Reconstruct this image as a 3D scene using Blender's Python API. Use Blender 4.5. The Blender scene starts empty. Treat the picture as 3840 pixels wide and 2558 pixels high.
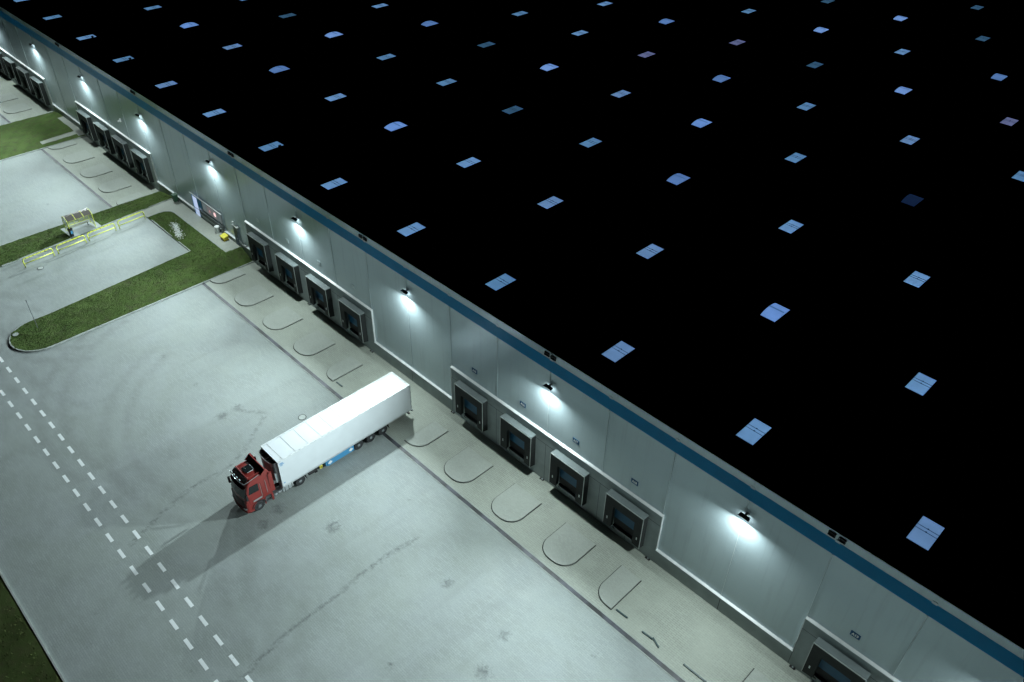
import bpy, math, random
import numpy as np
from mathutils import Vector, Matrix
R = math.radians
random.seed(7); rng = np.random.default_rng(7)
SC = bpy.context.scene
COL = SC.collection

# ------------------------------------------------------------------ camera
cd = bpy.data.cameras.new("camera"); cam = bpy.data.objects.new("camera", cd); COL.objects.link(cam)
cd.sensor_width = 36; cd.lens = 3061.85/3840*36; cd.clip_end = 2000; cd.clip_start = 0.5
_yw, _pt, _rl = 2.34955390, -0.670357627, 0.0197300619
_f = Vector((math.cos(_pt)*math.cos(_yw), math.cos(_pt)*math.sin(_yw), math.sin(_pt)))
_r = _f.cross(Vector((0, 0, 1))).normalized(); _u = _r.cross(_f)
_r2 = _r*math.cos(_rl)+_u*math.sin(_rl); _u2 = -_r*math.sin(_rl)+_u*math.cos(_rl)
M3 = Matrix((_r2, _u2, -_f)).transposed()
cam.matrix_world = Matrix.Translation((43.8777, -36.6825, 53.8128)) @ M3.to_4x4()
SC.camera = cam

# ------------------------------------------------------------------ night sky
W = bpy.data.worlds.new("World"); SC.world = W; W.use_nodes = True
wn = W.node_tree.nodes; wl = W.node_tree.links
sky = wn.new('ShaderNodeTexSky'); sky.sky_type = 'NISHITA'; sky.sun_disc = False
sky.sun_elevation = R(-8); sky.sun_rotation = R(200)
wl.new(sky.outputs[0], wn['Background'].inputs[0]); wn['Background'].inputs[1].default_value = 0.002
SC.view_settings.view_transform = 'Standard'; SC.view_settings.look = 'None'
SC.view_settings.exposure = 0.0; SC.view_settings.gamma = 1.0
SC.cycles.sample_clamp_indirect = 4.0
LAMP_X = [66, 48, 30, 12, -6, -24, -42, -60, -78, -96, -114]
P_FAR, P_NEAR = 2080.0, 1200.0        # watts of the outward and the downward optic of a wall lamp
C_FAR, C_NEAR = (0.82, 0.965, 0.99), (0.84, 0.98, 0.97)

# ------------------------------------------------------------------ materials
MATS = {}
def newmat(name):
    m = bpy.data.materials.new(name); m.use_nodes = True
    nt = m.node_tree; return m, nt.nodes, nt.links, nt.nodes['Principled BSDF']
def mat(name, col, rough=0.6, metal=0.0, var=0.12, scale=2.0, bump=0.0, bscale=20.0, spec=0.5, emit=None, es=0.0, coat=0.0):
    if name in MATS: return MATS[name]
    m, N, L, b = newmat(name)
    tc = N.new('ShaderNodeTexCoord')
    n = N.new('ShaderNodeTexNoise'); n.inputs['Scale'].default_value = scale; n.inputs['Detail'].default_value = 5
    L.new(tc.outputs['Object'], n.inputs['Vector'])
    r = N.new('ShaderNodeValToRGB'); r.color_ramp.elements[0].position = 0.3; r.color_ramp.elements[1].position = 0.7
    r.color_ramp.elements[0].color = tuple(c*(1-var) for c in col)+(1,)
    r.color_ramp.elements[1].color = tuple(min(1, c*(1+var)) for c in col)+(1,)
    L.new(n.outputs['Fac'], r.inputs[0]); L.new(r.outputs[0], b.inputs['Base Color'])
    b.inputs['Roughness'].default_value = rough; b.inputs['Metallic'].default_value = metal
    b.inputs['Specular IOR Level'].default_value = spec
    b.inputs['Coat Weight'].default_value = coat
    if bump:
        n2 = N.new('ShaderNodeTexNoise'); n2.inputs['Scale'].default_value = bscale; n2.inputs['Detail'].default_value = 6
        L.new(tc.outputs['Object'], n2.inputs['Vector'])
        bp = N.new('ShaderNodeBump'); bp.inputs['Strength'].default_value = bump; bp.inputs['Distance'].default_value = 0.05
        L.new(n2.outputs['Fac'], bp.inputs['Height']); L.new(bp.outputs[0], b.inputs['Normal'])
    if emit:
        b.inputs['Emission Color'].default_value = tuple(emit)+(1,); b.inputs['Emission Strength'].default_value = es
    MATS[name] = m; return m
def math_n(N, L, op, a, b=None, clamp=False):
    n = N.new('ShaderNodeMath'); n.operation = op; n.use_clamp = clamp
    for i, v in enumerate((a, b)):
        if v is None: continue
        if isinstance(v, (int, float)): n.inputs[i].default_value = v
        else: L.new(v, n.inputs[i])
    return n.outputs[0]
def mixc(N, L, fac, a, b, mode='MIX'):
    n = N.new('ShaderNodeMix'); n.data_type = 'RGBA'; n.blend_type = mode
    if isinstance(fac, (int, float)): n.inputs[0].default_value = fac
    else: L.new(fac, n.inputs[0])
    for i, v in ((6, a), (7, b)):
        if isinstance(v, tuple): n.inputs[i].default_value = v+(1,) if len(v) == 3 else v
        else: L.new(v, n.inputs[i])
    return n.outputs[2]
def noise(N, L, vec, scale, detail=5, rough=0.55, dist=0.0):
    n = N.new('ShaderNodeTexNoise'); n.inputs['Scale'].default_value = scale; n.inputs['Detail'].default_value = detail
    n.inputs['Roughness'].default_value = rough; n.inputs['Distortion'].default_value = dist
    L.new(vec, n.inputs['Vector']); return n.outputs['Fac']
def ramp(N, L, fac, p0, p1, c0=(0, 0, 0), c1=(1, 1, 1)):
    r = N.new('ShaderNodeValToRGB'); r.color_ramp.elements[0].position = p0; r.color_ramp.elements[1].position = p1
    r.color_ramp.elements[0].color = c0+(1,); r.color_ramp.elements[1].color = c1+(1,)
    L.new(fac, r.inputs[0]); return r.outputs[0]

def paving(name, colA, colB, jointcol, brick=(0.24, 0.12), joint=0.35, stains=False, warm=None, bump=0.25):
    m, N, L, b = newmat(name)
    g = N.new('ShaderNodeNewGeometry'); P = g.outputs['Position']
    big = noise(N, L, P, 0.09, 4, 0.5, 0.6)
    mid = noise(N, L, P, 0.55, 6, 0.6, 0.4)
    fine = noise(N, L, P, 9.0, 4, 0.7)
    base = mixc(N, L, ramp(N, L, big, 0.36, 0.64), colA, colB)
    base = mixc(N, L, 0.55, base, ramp(N, L, mid, 0.25, 0.75, tuple(c*0.88 for c in colA), tuple(min(1, c*1.08) for c in colB)))
    base = mixc(N, L, 0.22, base, ramp(N, L, fine, 0.2, 0.8, (0.12, 0.12, 0.11), (0.55, 0.56, 0.54)))
    bt = N.new('ShaderNodeTexBrick'); L.new(P, bt.inputs['Vector'])
    bt.inputs['Scale'].default_value = 1.0; bt.inputs['Brick Width'].default_value = brick[0]; bt.inputs['Row Height'].default_value = brick[1]
    bt.inputs['Mortar Size'].default_value = 0.012; bt.inputs['Mortar Smooth'].default_value = 0.2
    bt.inputs['Color1'].default_value = (0.86, 0.86, 0.86, 1); bt.inputs['Color2'].default_value = (1, 1, 1, 1); bt.inputs['Mortar'].default_value = (joint, joint, joint, 1)
    vis = ramp(N, L, noise(N, L, P, 0.3, 3), 0.35, 0.65, (0.35,)*3, (0.95,)*3)
    base = mixc(N, L, vis, base, mixc(N, L, 1.0, base, bt.outputs['Color'], 'MULTIPLY'))
    if stains:
        at = N.new('ShaderNodeAttribute'); at.attribute_name = 'stain'
        n3 = noise(N, L, P, 3.2, 7, 0.68, 0.8)
        sm = math_n(N, L, 'SUBTRACT', math_n(N, L, 'ADD', at.outputs['Fac'], n3), 0.80)
        sm = math_n(N, L, 'MULTIPLY', sm, 3.2, True)
        base = mixc(N, L, math_n(N, L, 'MULTIPLY', sm, 0.7), base, (0.075, 0.085, 0.085))
        at2 = N.new('ShaderNodeAttribute'); at2.attribute_name = 'tyre'
        # rubber marks: thin streaks
        st = noise(N, L, P, 1.4, 4, 0.6)
        tm = math_n(N, L, 'MULTIPLY', at2.outputs['Fac'], math_n(N, L, 'MULTIPLY', st, 0.62), True)
        base = mixc(N, L, tm, base, (0.12, 0.13, 0.125))
    L.new(base, b.inputs['Base Color'])
    rr = ramp(N, L, mid, 0.3, 0.7, (0.55,)*3, (0.8,)*3); L.new(rr, b.inputs['Roughness'])
    bp = N.new('ShaderNodeBump'); bp.inputs['Strength'].default_value = bump; bp.inputs['Distance'].default_value = 0.01
    L.new(bt.outputs['Fac'], bp.inputs['Height']); bp.invert = True; L.new(bp.outputs[0], b.inputs['Normal'])
    MATS[name] = m; return m

M_YARD = paving('yard_paving', (0.262, 0.315, 0.288), (0.302, 0.350, 0.358), None, (0.6, 0.15), 0.66, stains=True, bump=0.1)
M_APRON = paving('apron_paving', (0.36, 0.405, 0.345), (0.41, 0.45, 0.39), None, (0.6, 0.17), 0.45, bump=0.3)
M_PAD = paving('pad_concrete', (0.385, 0.43, 0.385), (0.42, 0.46, 0.42), None, (0.24, 0.12), 0.82)
M_KERB = mat('kerb_concrete', (0.34, 0.375, 0.355), 0.8, var=0.18, scale=1.3, bump=0.3)
M_PLINTH = mat('precast_concrete', (0.33, 0.38, 0.385), 0.7, var=0.12, scale=0.8, bump=0.15, bscale=8)
M_DARKC = mat('dark_gap', (0.035, 0.04, 0.04), 0.9)
M_ROOF = mat('black_membrane', (0.004, 0.004, 0.004), 1.0, spec=0.0)
M_STRIPE = mat('blue_cladding', (0.0, 0.23, 0.50), 0.3, metal=0.0, var=0.06, scale=0.6, spec=0.08)
M_FLASH = mat('white_flashing', (0.72, 0.76, 0.77), 0.4, metal=0.0, var=0.05)
M_JOINT = mat('joint_cover', (0.50, 0.56, 0.57), 0.45, var=0.05)
M_BLACK = mat('black_rubber', (0.012, 0.013, 0.014), 0.75, var=0.2, bump=0.3, bscale=9)
M_CURT = mat('curtain_fabric', (0.020, 0.025, 0.025), 0.8, var=0.15, scale=3, bump=0.5, bscale=3)
M_HOOD = mat('hood_fabric', (0.165, 0.20, 0.205), 0.55, var=0.10, scale=2, bump=0.4, bscale=4)
M_ALU = mat('aluminium', (0.62, 0.66, 0.66), 0.38, metal=0.5, var=0.05)
M_WHITE = mat('white_paint', (0.72, 0.75, 0.75), 0.5, var=0.05)
M_STEEL = mat('grey_steel', (0.22, 0.24, 0.25), 0.45, metal=0.6, var=0.15)
M_YEL = mat('yellow_paint', (0.62, 0.68, 0.08), 0.5, var=0.08)
M_RED = mat('red_paint', (0.225, 0.024, 0.020), 0.4, var=0.06, coat=0.5)
M_RED2 = mat('red_paint_dark', (0.22, 0.022, 0.02), 0.45, var=0.1)
M_GLASSD = mat('dark_glass', (0.010, 0.014, 0.015), 0.12, var=0.05)
M_TRAIL = mat('white_trailer_skin', (0.60, 0.645, 0.67), 0.45, var=0.03, scale=0.8)
M_TYRE = mat('tyre_rubber', (0.022, 0.024, 0.026), 0.8, var=0.25, bump=0.3, bscale=30)
M_RIM = mat('steel_rim', (0.24, 0.27, 0.28), 0.5, metal=0.2, var=0.12, scale=6)
M_CHROME = mat('bright_metal', (0.55, 0.60, 0.62), 0.28, metal=0.7, var=0.06)
M_LBLUE = mat('pallet_box_blue', (0.055, 0.25, 0.46), 0.5, var=0.06)
M_NAVY = mat('navy_door', (0.004, 0.05, 0.10), 0.5, var=0.1)
M_SIGN = mat('sign_blue', (0.004, 0.07, 0.17), 0.5, var=0.04, spec=.2)
M_MANH = mat('manhole_iron', (0.36, 0.40, 0.38), 0.6, var=0.1, scale=4)
M_GREEN = mat('green_plastic', (0.03, 0.09, 0.05), 0.5, var=0.1)
M_REEFER = mat('reefer_shell', (0.20, 0.19, 0.195), 0.3, metal=0.3, var=0.1)
M_MARK = None

def wall_material():
    m, N, L, b = newmat('grey_cladding')
    g = N.new('ShaderNodeNewGeometry'); P = g.outputs['Position']
    sp = N.new('ShaderNodeSeparateXYZ'); L.new(P, sp.inputs[0])
    big = noise(N, L, P, 0.12, 3)
    base = ramp(N, L, big, 0.3, 0.7, (0.41, 0.505, 0.55), (0.45, 0.545, 0.59))
    # horizontal panel seams each 1.1 m
    f = math_n(N, L, 'FRACT', math_n(N, L, 'DIVIDE', sp.outputs['Z'], 1.1))
    s = math_n(N, L, 'LESS_THAN', f, 0.022)
    base = mixc(N, L, math_n(N, L, 'MULTIPLY', s, 0.5), base, (0.5, 0.55, 0.56))
    # faint vertical runs of dirt
    cmb = N.new('ShaderNodeCombineXYZ'); L.new(math_n(N, L, 'MULTIPLY', sp.outputs['X'], 1.0), cmb.inputs[0]); L.new(math_n(N, L, 'MULTIPLY', sp.outputs['Z'], 0.06), cmb.inputs[2])
    d = ramp(N, L, noise(N, L, cmb.outputs[0], 2.2, 4), 0.55, 0.8)
    base = mixc(N, L, math_n(N, L, 'MULTIPLY', d, 0.22), base, (0.2, 0.22, 0.22))
    L.new(base, b.inputs['Base Color']); b.inputs['Roughness'].default_value = 0.25; b.inputs['Metallic'].default_value = 0.22; b.inputs['Specular IOR Level'].default_value = 0.7
    bp = N.new('ShaderNodeBump'); bp.inputs['Strength'].default_value = 0.15; bp.inputs['Distance'].default_value = 0.05
    L.new(noise(N, L, P, 0.7, 2), bp.inputs['Height']); L.new(bp.outputs[0], b.inputs['Normal'])
    return m
M_WALL = wall_material()

def grass_material(name, a, bcol, dry):
    m, N, L, b = newmat(name)
    g = N.new('ShaderNodeNewGeometry'); P = g.outputs['Position']
    n1 = noise(N, L, P, 0.35, 5, 0.6, 0.5); n2 = noise(N, L, P, 1.1, 8, 0.7); n3 = noise(N, L, P, 16, 4, 0.8)
    base = mixc(N, L, ramp(N, L, n1, 0.3, 0.7), a, bcol)
    base = mixc(N, L, ramp(N, L, n2, 0.46, 0.70), base, dry)
    base = mixc(N, L, 0.6, base, mixc(N, L, 1.0, base, ramp(N, L, n3, 0.3, 0.75, (0.6,)*3, (1.25, 1.25, 1.25)), 'MULTIPLY'))
    L.new(base, b.inputs['Base Color']); b.inputs['Roughness'].default_value = 0.95; b.inputs['Specular IOR Level'].default_value = 0.1
    bp = N.new('ShaderNodeBump'); bp.inputs['Strength'].default_value = 0.5; bp.inputs['Distance'].default_value = 0.10
    L.new(n3, bp.inputs['Height']); L.new(bp.outputs[0], b.inputs['Normal'])
    return m
M_GRASS = grass_material('grass', (0.060, 0.105, 0.028), (0.095, 0.142, 0.042), (0.070, 0.080, 0.038))
M_GRASS_DK = grass_material('verge_grass', (0.045, 0.070, 0.018), (0.06, 0.085, 0.026), (0.065, 0.068, 0.03))

def marking_material():
    m, N, L, b = newmat('worn_road_paint')
    g = N.new('ShaderNodeNewGeometry'); P = g.outputs['Position']
    n = noise(N, L, P, 2.0, 8, 0.75)
    L.new(ramp(N, L, n, 0.28, 0.42, (0.40, 0.44, 0.44), (0.78, 0.83, 0.84)), b.inputs['Base Color'])
    b.inputs['Roughness'].default_value = 0.7; return m
M_MARK = marking_material()
def grate_material():
    m, N, L, b = newmat('drain_grate')
    g = N.new('ShaderNodeNewGeometry'); P = g.outputs['Position']
    sp = N.new('ShaderNodeSeparateXYZ'); L.new(P, sp.inputs[0])
    f = math_n(N, L, 'FRACT', math_n(N, L, 'MULTIPLY', sp.outputs['X'], 9.0))
    s = math_n(N, L, 'GREATER_THAN', f, 0.55)
    c = ramp(N, L, noise(N, L, P, 0.45, 4), 0.42, 0.6, (0.018, 0.02, 0.02), (0.10, 0.108, 0.135))
    L.new(mixc(N, L, math_n(N, L, 'MULTIPLY', s, 0.6), c, (0.04, 0.045, 0.05)), b.inputs['Base Color'])
    b.inputs['Roughness'].default_value = 0.55; return m
M_GRATE = grate_material()
def emis(name, col, s):
    return mat(name, (0.02, 0.025, 0.03), 0.5, emit=col, es=s)
M_LAMP = emis('lamp_lens', (0.85, 0.97, 1.0), 30.0)
M_GLASSC = None
def clear_glass():
    m, N, L, b = newmat('polycarbonate')
    b.inputs['Base Color'].default_value = (0.55, 0.6, 0.5, 1); b.inputs['Roughness'].default_value = 0.15
    b.inputs['Alpha'].default_value = 0.45; return m
M_GLASSC = clear_glass()
def roof_glass():
    m, N, L, b = newmat('smoked_polycarbonate')
    b.inputs['Base Color'].default_value = (0.09, 0.085, 0.075, 1); b.inputs['Roughness'].default_value = 0.25
    b.inputs['Alpha'].default_value = 0.96; return m
M_SMOKE = roof_glass()

# ------------------------------------------------------------------ mesh helper
class MB:
    def __init__(s): s.v = []; s.f = []
    def add(s, vs, fs):
        o = len(s.v); s.v += [tuple(v) for v in vs]; s.f += [tuple(i+o for i in f) for f in fs]; return s
    def box(s, a, b):
        x0, x1 = sorted((a[0], b[0])); y0, y1 = sorted((a[1], b[1])); z0, z1 = sorted((a[2], b[2]))
        return s.add([(x0,y0,z0),(x1,y0,z0),(x1,y1,z0),(x0,y1,z0),(x0,y0,z1),(x1,y0,z1),(x1,y1,z1),(x0,y1,z1)],
                     [(0,3,2,1),(4,5,6,7),(0,1,5,4),(1,2,6,5),(2,3,7,6),(3,0,4,7)])
    def hexa(s, bot, top):
        return s.add(list(bot)+list(top), [(0,3,2,1),(4,5,6,7),(0,1,5,4),(1,2,6,5),(2,3,7,6),(3,0,4,7)])
    def quad(s, *p): return s.add(p, [tuple(range(len(p)))])
    def tube(s, pts, r, n=8, cap=True):
        pts = [Vector(p) for p in pts]; rings = []
        for i, p in enumerate(pts):
            d = (pts[min(i+1, len(pts)-1)]-pts[max(i-1, 0)]).normalized()
            a = d.cross(Vector((0, 0, 1)));
            if a.length < 1e-3: a = d.cross(Vector((1, 0, 0)))
            a.normalize(); b = a.cross(d)
            rings.append([p+(a*math.cos(2*math.pi*k/n)+b*math.sin(2*math.pi*k/n))*r for k in range(n)])
        vs = [v for q in rings for v in q]; fs = []
        for i in range(len(pts)-1):
            for k in range(n):
                fs.append((i*n+k, i*n+(k+1) % n, (i+1)*n+(k+1) % n, (i+1)*n+k))
        if cap: fs += [tuple(range(n-1, -1, -1)), tuple((len(pts)-1)*n+k for k in range(n))]
        return s.add(vs, fs)
    def lathe(s, prof, c, axis='z', n=24, sgn=1):
        # prof: (r, h) pairs, closed at both ends by r=0 if wanted
        vs = []; fs = []
        for (r, h) in prof:
            for k in range(n):
                a = 2*math.pi*k/n; u, w = r*math.cos(a), r*math.sin(a)
                if axis == 'z': vs.append((c[0]+u, c[1]+w, c[2]+h))
                elif axis == 'x': vs.append((c[0]+h*sgn, c[1]+u, c[2]+w))
                else: vs.append((c[0]+u, c[1]+h*sgn, c[2]+w))
        for i in range(len(prof)-1):
            for k in range(n): fs.append((i*n+k, i*n+(k+1) % n, (i+1)*n+(k+1) % n, (i+1)*n+k))
        fs.append(tuple(range(n))); fs.append(tuple((len(prof)-1)*n+k for k in range(n)))
        return s.add(vs, fs)
    def prism(s, poly, z0, z1):
        n = len(poly)
        return s.add([(x, y, z0) for x, y in poly]+[(x, y, z1) for x, y in poly],
                     [tuple(range(n-1, -1, -1)), tuple(range(n, 2*n))]+[(i, (i+1) % n, n+(i+1) % n, n+i) for i in range(n)])
    def prismx(s, poly, x0, x1):   # poly in (y, z)
        n = len(poly)
        return s.add([(x0, y, z) for y, z in poly]+[(x1, y, z) for y, z in poly],
                     [tuple(range(n-1, -1, -1)), tuple(range(n, 2*n))]+[(i, (i+1) % n, n+(i+1) % n, n+i) for i in range(n)])
    def build(s, name, m, parent=None, off=(0, 0, 0), smooth=False, bevel=0.0, seg=2):
        me = bpy.data.meshes.new(name)
        me.from_pydata([(x-off[0], y-off[1], z-off[2]) for x, y, z in s.v], [], s.f)
        me.validate(); me.update()
        import bmesh
        bm = bmesh.new(); bm.from_mesh(me); bmesh.ops.recalc_face_normals(bm, faces=bm.faces); bm.to_mesh(me); bm.free()
        me.materials.append(m)
        if smooth: me.polygons.foreach_set('use_smooth', [True]*len(me.polygons))
        o = bpy.data.objects.new(name, me); COL.objects.link(o)
        if parent is not None: o.parent = parent
        if bevel:
            md = o.modifiers.new('bevel', 'BEVEL'); md.width = bevel; md.segments = seg; md.limit_method = 'ANGLE'; md.angle_limit = R(35)
            me.polygons.foreach_set('use_smooth', [False]*len(me.polygons))
        return o
def tag(o, label=None, cat=None, group=None, kind=None):
    if label: o['label'] = label
    if cat: o['category'] = cat
    if group: o['group'] = group
    if kind: o['kind'] = kind
    return o
def empty(name, loc, label=None, cat=None, group=None):
    o = bpy.data.objects.new(name, None); o.empty_display_size = 0.3; COL.objects.link(o); o.location = loc
    return tag(o, label, cat, group)
def struct(o): o['kind'] = 'structure'; return o
def copy_tree(o, parent=None):
    c = o.copy(); COL.objects.link(c); c.parent = parent
    for ch in list(o.children): copy_tree(ch, c)
    return c

# ------------------------------------------------------------------ terrain
def H(x, y):
    """height of the raised ground between the two dock yards"""
    h = min(max(0.048*(y+21.5), 0.0), 0.95)
    if x > -38.4: h *= max(0.0, min(1.0, (-36.15-x)/2.25))
    if x < -55.2: h *= max(0.0, min(1.0, (x+60.0)/4.8))
    return h
def H3(x, y):
    h = min(max(0.045*(y+13), 0.0), 0.5)
    return h*max(0.0, min(1.0, min((x+96.6)/2.5, (-84.2-x)/2.5)))
def sheet(name, poly_fn, xs, ys, m, zf, z0=0.0):
    """grid sheet keeping the cells whose centre satisfies poly_fn"""
    idx = {}; vs = []; fs = []
    def vid(i, j):
        if (i, j) not in idx:
            idx[(i, j)] = len(vs); vs.append((xs[i], ys[j], zf(xs[i], ys[j])+z0))
        return idx[(i, j)]
    for i in range(len(xs)-1):
        for j in range(len(ys)-1):
            if poly_fn((xs[i]+xs[i+1])/2, (ys[j]+ys[j+1])/2):
                fs.append((vid(i, j), vid(i+1, j), vid(i+1, j+1), vid(i, j+1)))
    me = bpy.data.meshes.new(name); me.from_pydata(vs, [], fs); me.materials.append(m)
    me.polygons.foreach_set('use_smooth', [True]*len(me.polygons))
    o = bpy.data.objects.new(name, me); COL.objects.link(o); return o

# dark country around the site
MB().quad((-900, -900, -0.35), (900, -900, -0.35), (900, 900, -0.35), (-900, 900, -0.35)).build('ground', mat('dark_soil', (0.02, 0.022, 0.015), 0.95))
struct(bpy.data.objects['ground'])

# yard with stains carried as attributes
xs = np.arange(-210, 60.01, 0.4); ys = np.linspace(-37.2, 0.0, 94)
GX, GY = np.meshgrid(xs, ys, indexing='ij')
vs = np.stack([GX.ravel(), GY.ravel(), np.zeros(GX.size)], 1)
nx, ny = GX.shape
ii, jj = np.meshgrid(np.arange(nx-1), np.arange(ny-1), indexing='ij')
a0 = (ii*ny+jj).ravel(); F = np.stack([a0, a0+ny, a0+ny+1, a0+1], 1)
me = bpy.data.meshes.new('yard'); me.from_pydata(vs.tolist(), [], F.tolist()); me.materials.append(M_YARD)
def segdist(ax, ay, bx, by):
    dx, dy = bx-ax, by-ay; t = np.clip(((GX-ax)*dx+(GY-ay)*dy)/(dx*dx+dy*dy+1e-9), 0, 1)
    return np.hypot(GX-ax-t*dx, GY-ay-t*dy)
st = np.zeros_like(GX)+0.05
def spath(pts, w, s):
    global st
    for (a, b_) in zip(pts[:-1], pts[1:]): st = np.maximum(st, s*np.exp(-(segdist(*a, *b_)/w)**2))
spath([(-6.1, -29), (-7.3, -26.2), (-8.4, -22.5), (-8.2, -19.4), (-9, -17.2), (-12, -13), (-14.6, -15)], 0.42, 0.46)
spath([(10.2, -28.4), (9.6, -26.6), (9.1, -23.1), (9.15, -20.4), (8.9, -17.4), (8.9, -14.4), (9.15, -12)], 0.38, 0.50)
for (x, y, w, s) in [(-14.6, -16.2, .8, .5), (-14.7, -14.5, .7, .42), (-20.3, -15.8, .5, .4), (3.5, -16.3, 1.0, .46), (14.2, -13.1, .7, .46), (20.4, -13.1, .7, .44),
                     (21.4, -16.1, .9, .46), (-26.6, -16.1, .6, .38), (-1.2, -18.5, 1.0, .42), (-0.6, -20.2, .9, .4), (16.5, -20.5, .5, .4), (26, -9.5, .5, .35),
                     (-66.7, -12.4, .5, .42), (10.1, -29.6, 1.0, .55), (-2, -33.5, .4, .4), (1, -31, .35, .4), (18, -24, .5, .36), (6.5, -9, .4, .36)]:
    st = np.maximum(st, (s+.10)*np.exp(-(np.hypot(GX-x, GY-y)/w)**2))
for k in range(90):
    x, y = rng.uniform(-60, 45), rng.uniform(-36, -7)
    st = np.maximum(st, rng.uniform(.25, .42)*np.exp(-(np.hypot(GX-x, GY-y)/rng.uniform(.2, .6))**2))
ty = np.zeros_like(GX)
def arc(cx, cy, r, a0, a1, w, s):
    global ty
    an = np.degrees(np.arctan2(GY-cy, GX-cx)) % 360
    ok = ((an-a0) % 360) < (a1-a0)
    for dr in (0, 0.35, 2.0, 2.35):
        ty = np.maximum(ty, ok*s*np.exp(-((np.hypot(GX-cx, GY-cy)-r-dr)/w)**2))
arc(-20, -12, 15.5, 195, 285, .28, .75); arc(-13, -10, 14.5, 200, 300, .28, .55); arc(-44, -14, 12.5, 225, 330, .35, .8)
arc(-46, -20, 9.5, 210, 320, .35, .6); arc(10, -8, 17, 215, 300, .28, .45); arc(-34, -8, 19, 235, 300, .3, .6); arc(24, -4, 24, 225, 290, .3, .4)
arc(-72, -2, 22, 200, 320, .35, .6); arc(-58, -8, 18, 250, 330, .35, .6)
for k in range(26):
    x0 = rng.uniform(-34, 40); wv = rng.uniform(.15, .3)
    ty = np.maximum(ty, rng.uniform(.15, .38)*np.exp(-((GX-x0-0.04*(GY+12))/wv)**2)*(GY < rng.uniform(-9, -7))*(GY > rng.uniform(-26, -17)))
for nm, arr in (('stain', st), ('tyre', ty)):
    at = me.attributes.new(nm, 'FLOAT', 'POINT'); at.data.foreach_set('value', arr.ravel().astype(np.float32))
yard = bpy.data.objects.new('yard', me); COL.objects.link(yard); struct(yard)

DOCK_ZONES = [(-36.0, 60.0), (-84.2, -60.0), (-210.0, -96.6)]
ap = MB()
for x0, x1 in DOCK_ZONES: ap.quad((x0, -6.42, .006), (x1, -6.42, .006), (x1, 0, .006), (x0, 0, .006))
struct(ap.build('apron', M_APRON))
# kerb and verge at the outer edge of the yard
struct(MB().box((-210, -37.36, -.3), (60, -37.2, .10)).build('kerb', M_KERB, bevel=.015))
xs_ = np.arange(-80, 45, .7); ys_ = np.arange(-75, -37.3, .7)
vg = sheet('verge', lambda x, y: True, list(xs_), list(ys_)+[-37.36], M_GRASS_DK, lambda x, y: 0.07-0.035*max(0, -37.4-y)+0.06*math.sin(x*1.3+y*.7)*min(1, max(0, -37.5-y)))
struct(vg)

# raised ground, its lawn, the parking bay and the footpath
def in_park(x, y): return -53.1 < x < -41.9 and y < -4.95
def in_path(x, y):
    if -55.2 < x < -38.5 and y > -2.1: return True
    return -55.2 < x < -53.1 and y > -22   # paved strip beside the rails, up to the path
def rounded_end(x, y):   # lawn strip ends in a half circle
    if y >= -23.6: return True
    return math.hypot(x+38.95, y+23.6) < 2.95
def in_lawn(x, y):
    if in_path(x, y) or in_park(x, y): return False
    if -41.9 <= x < -36.0: return rounded_end(x, y)
    if -52.9 < x < -41.9 and y > -4.95: return math.hypot(min(0, x+51.4), max(0, y+3.6)) < 1.5
    if -60.0 < x < -55.2: return not (-59.0 < x and -13.8 < y < -9.9)
    return False
fx = list(np.round(np.arange(-60.0, -35.99, 0.15), 3)); fy = list(np.round(np.arange(-40.0, 0.01, 0.15), 3))
fx = sorted(set([round(v, 3) for v in fx]+[-53.1, -41.9, -55.2, -38.5, -36.0])); fy = sorted(set([round(v, 3) for v in fy]+[-4.95, -2.1]))
def lawn_h(x, y):
    b = 0.035*math.sin(x*1.3+1.3*math.sin(y*.9))*math.sin(y*1.1-x*.5)+0.012*math.sin(4.1*x)*math.sin(3.7*y+x)
    e = 1.0
    if x > -42: e = min(1, max(0, (-36.0-x)/.5), 1)*min(1, max(0, (x+41.9)/.5))
    return H(x, y)+b*e+0.10
M_PARK = paving('parking_paving', (0.262, 0.315, 0.288), (0.302, 0.350, 0.358), None, (0.6, 0.15), 0.75, bump=0.1)
M_PATH = paving('path_paving', (0.33, 0.36, 0.31), (0.37, 0.40, 0.355), None, (0.3, 0.3), 0.75)
bx = lambda a, b_, s: sorted(set(list(np.round(np.arange(a, b_, s), 3))+[b_]))
struct(sheet('parking_bay', lambda x, y: True, bx(-55.2, -41.9, .7), bx(-22.0, -4.95, .45), M_PARK, H, .007))
struct(sheet('footpath', lambda x, y: y > -4.95 and (x < -53.1 or y > -2.1) or (x < -52.0 and y > -5.0 and math.hypot(x+51.4, y+3.6) > 1.5) or (-54 < x < -52 and y > -4.95), bx(-55.2, -38.5, .3), bx(-5.0, 0.0, .3), M_PATH, H, .03))
struct(sheet('shelter_base', lambda x, y: True, bx(-59.0, -55.2, .4), bx(-13.8, -9.9, .3), M_PARK, H, .07))
lawn = sheet('lawn', in_lawn, fx, fy, M_GRASS, lawn_h); struct(lawn)
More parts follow.
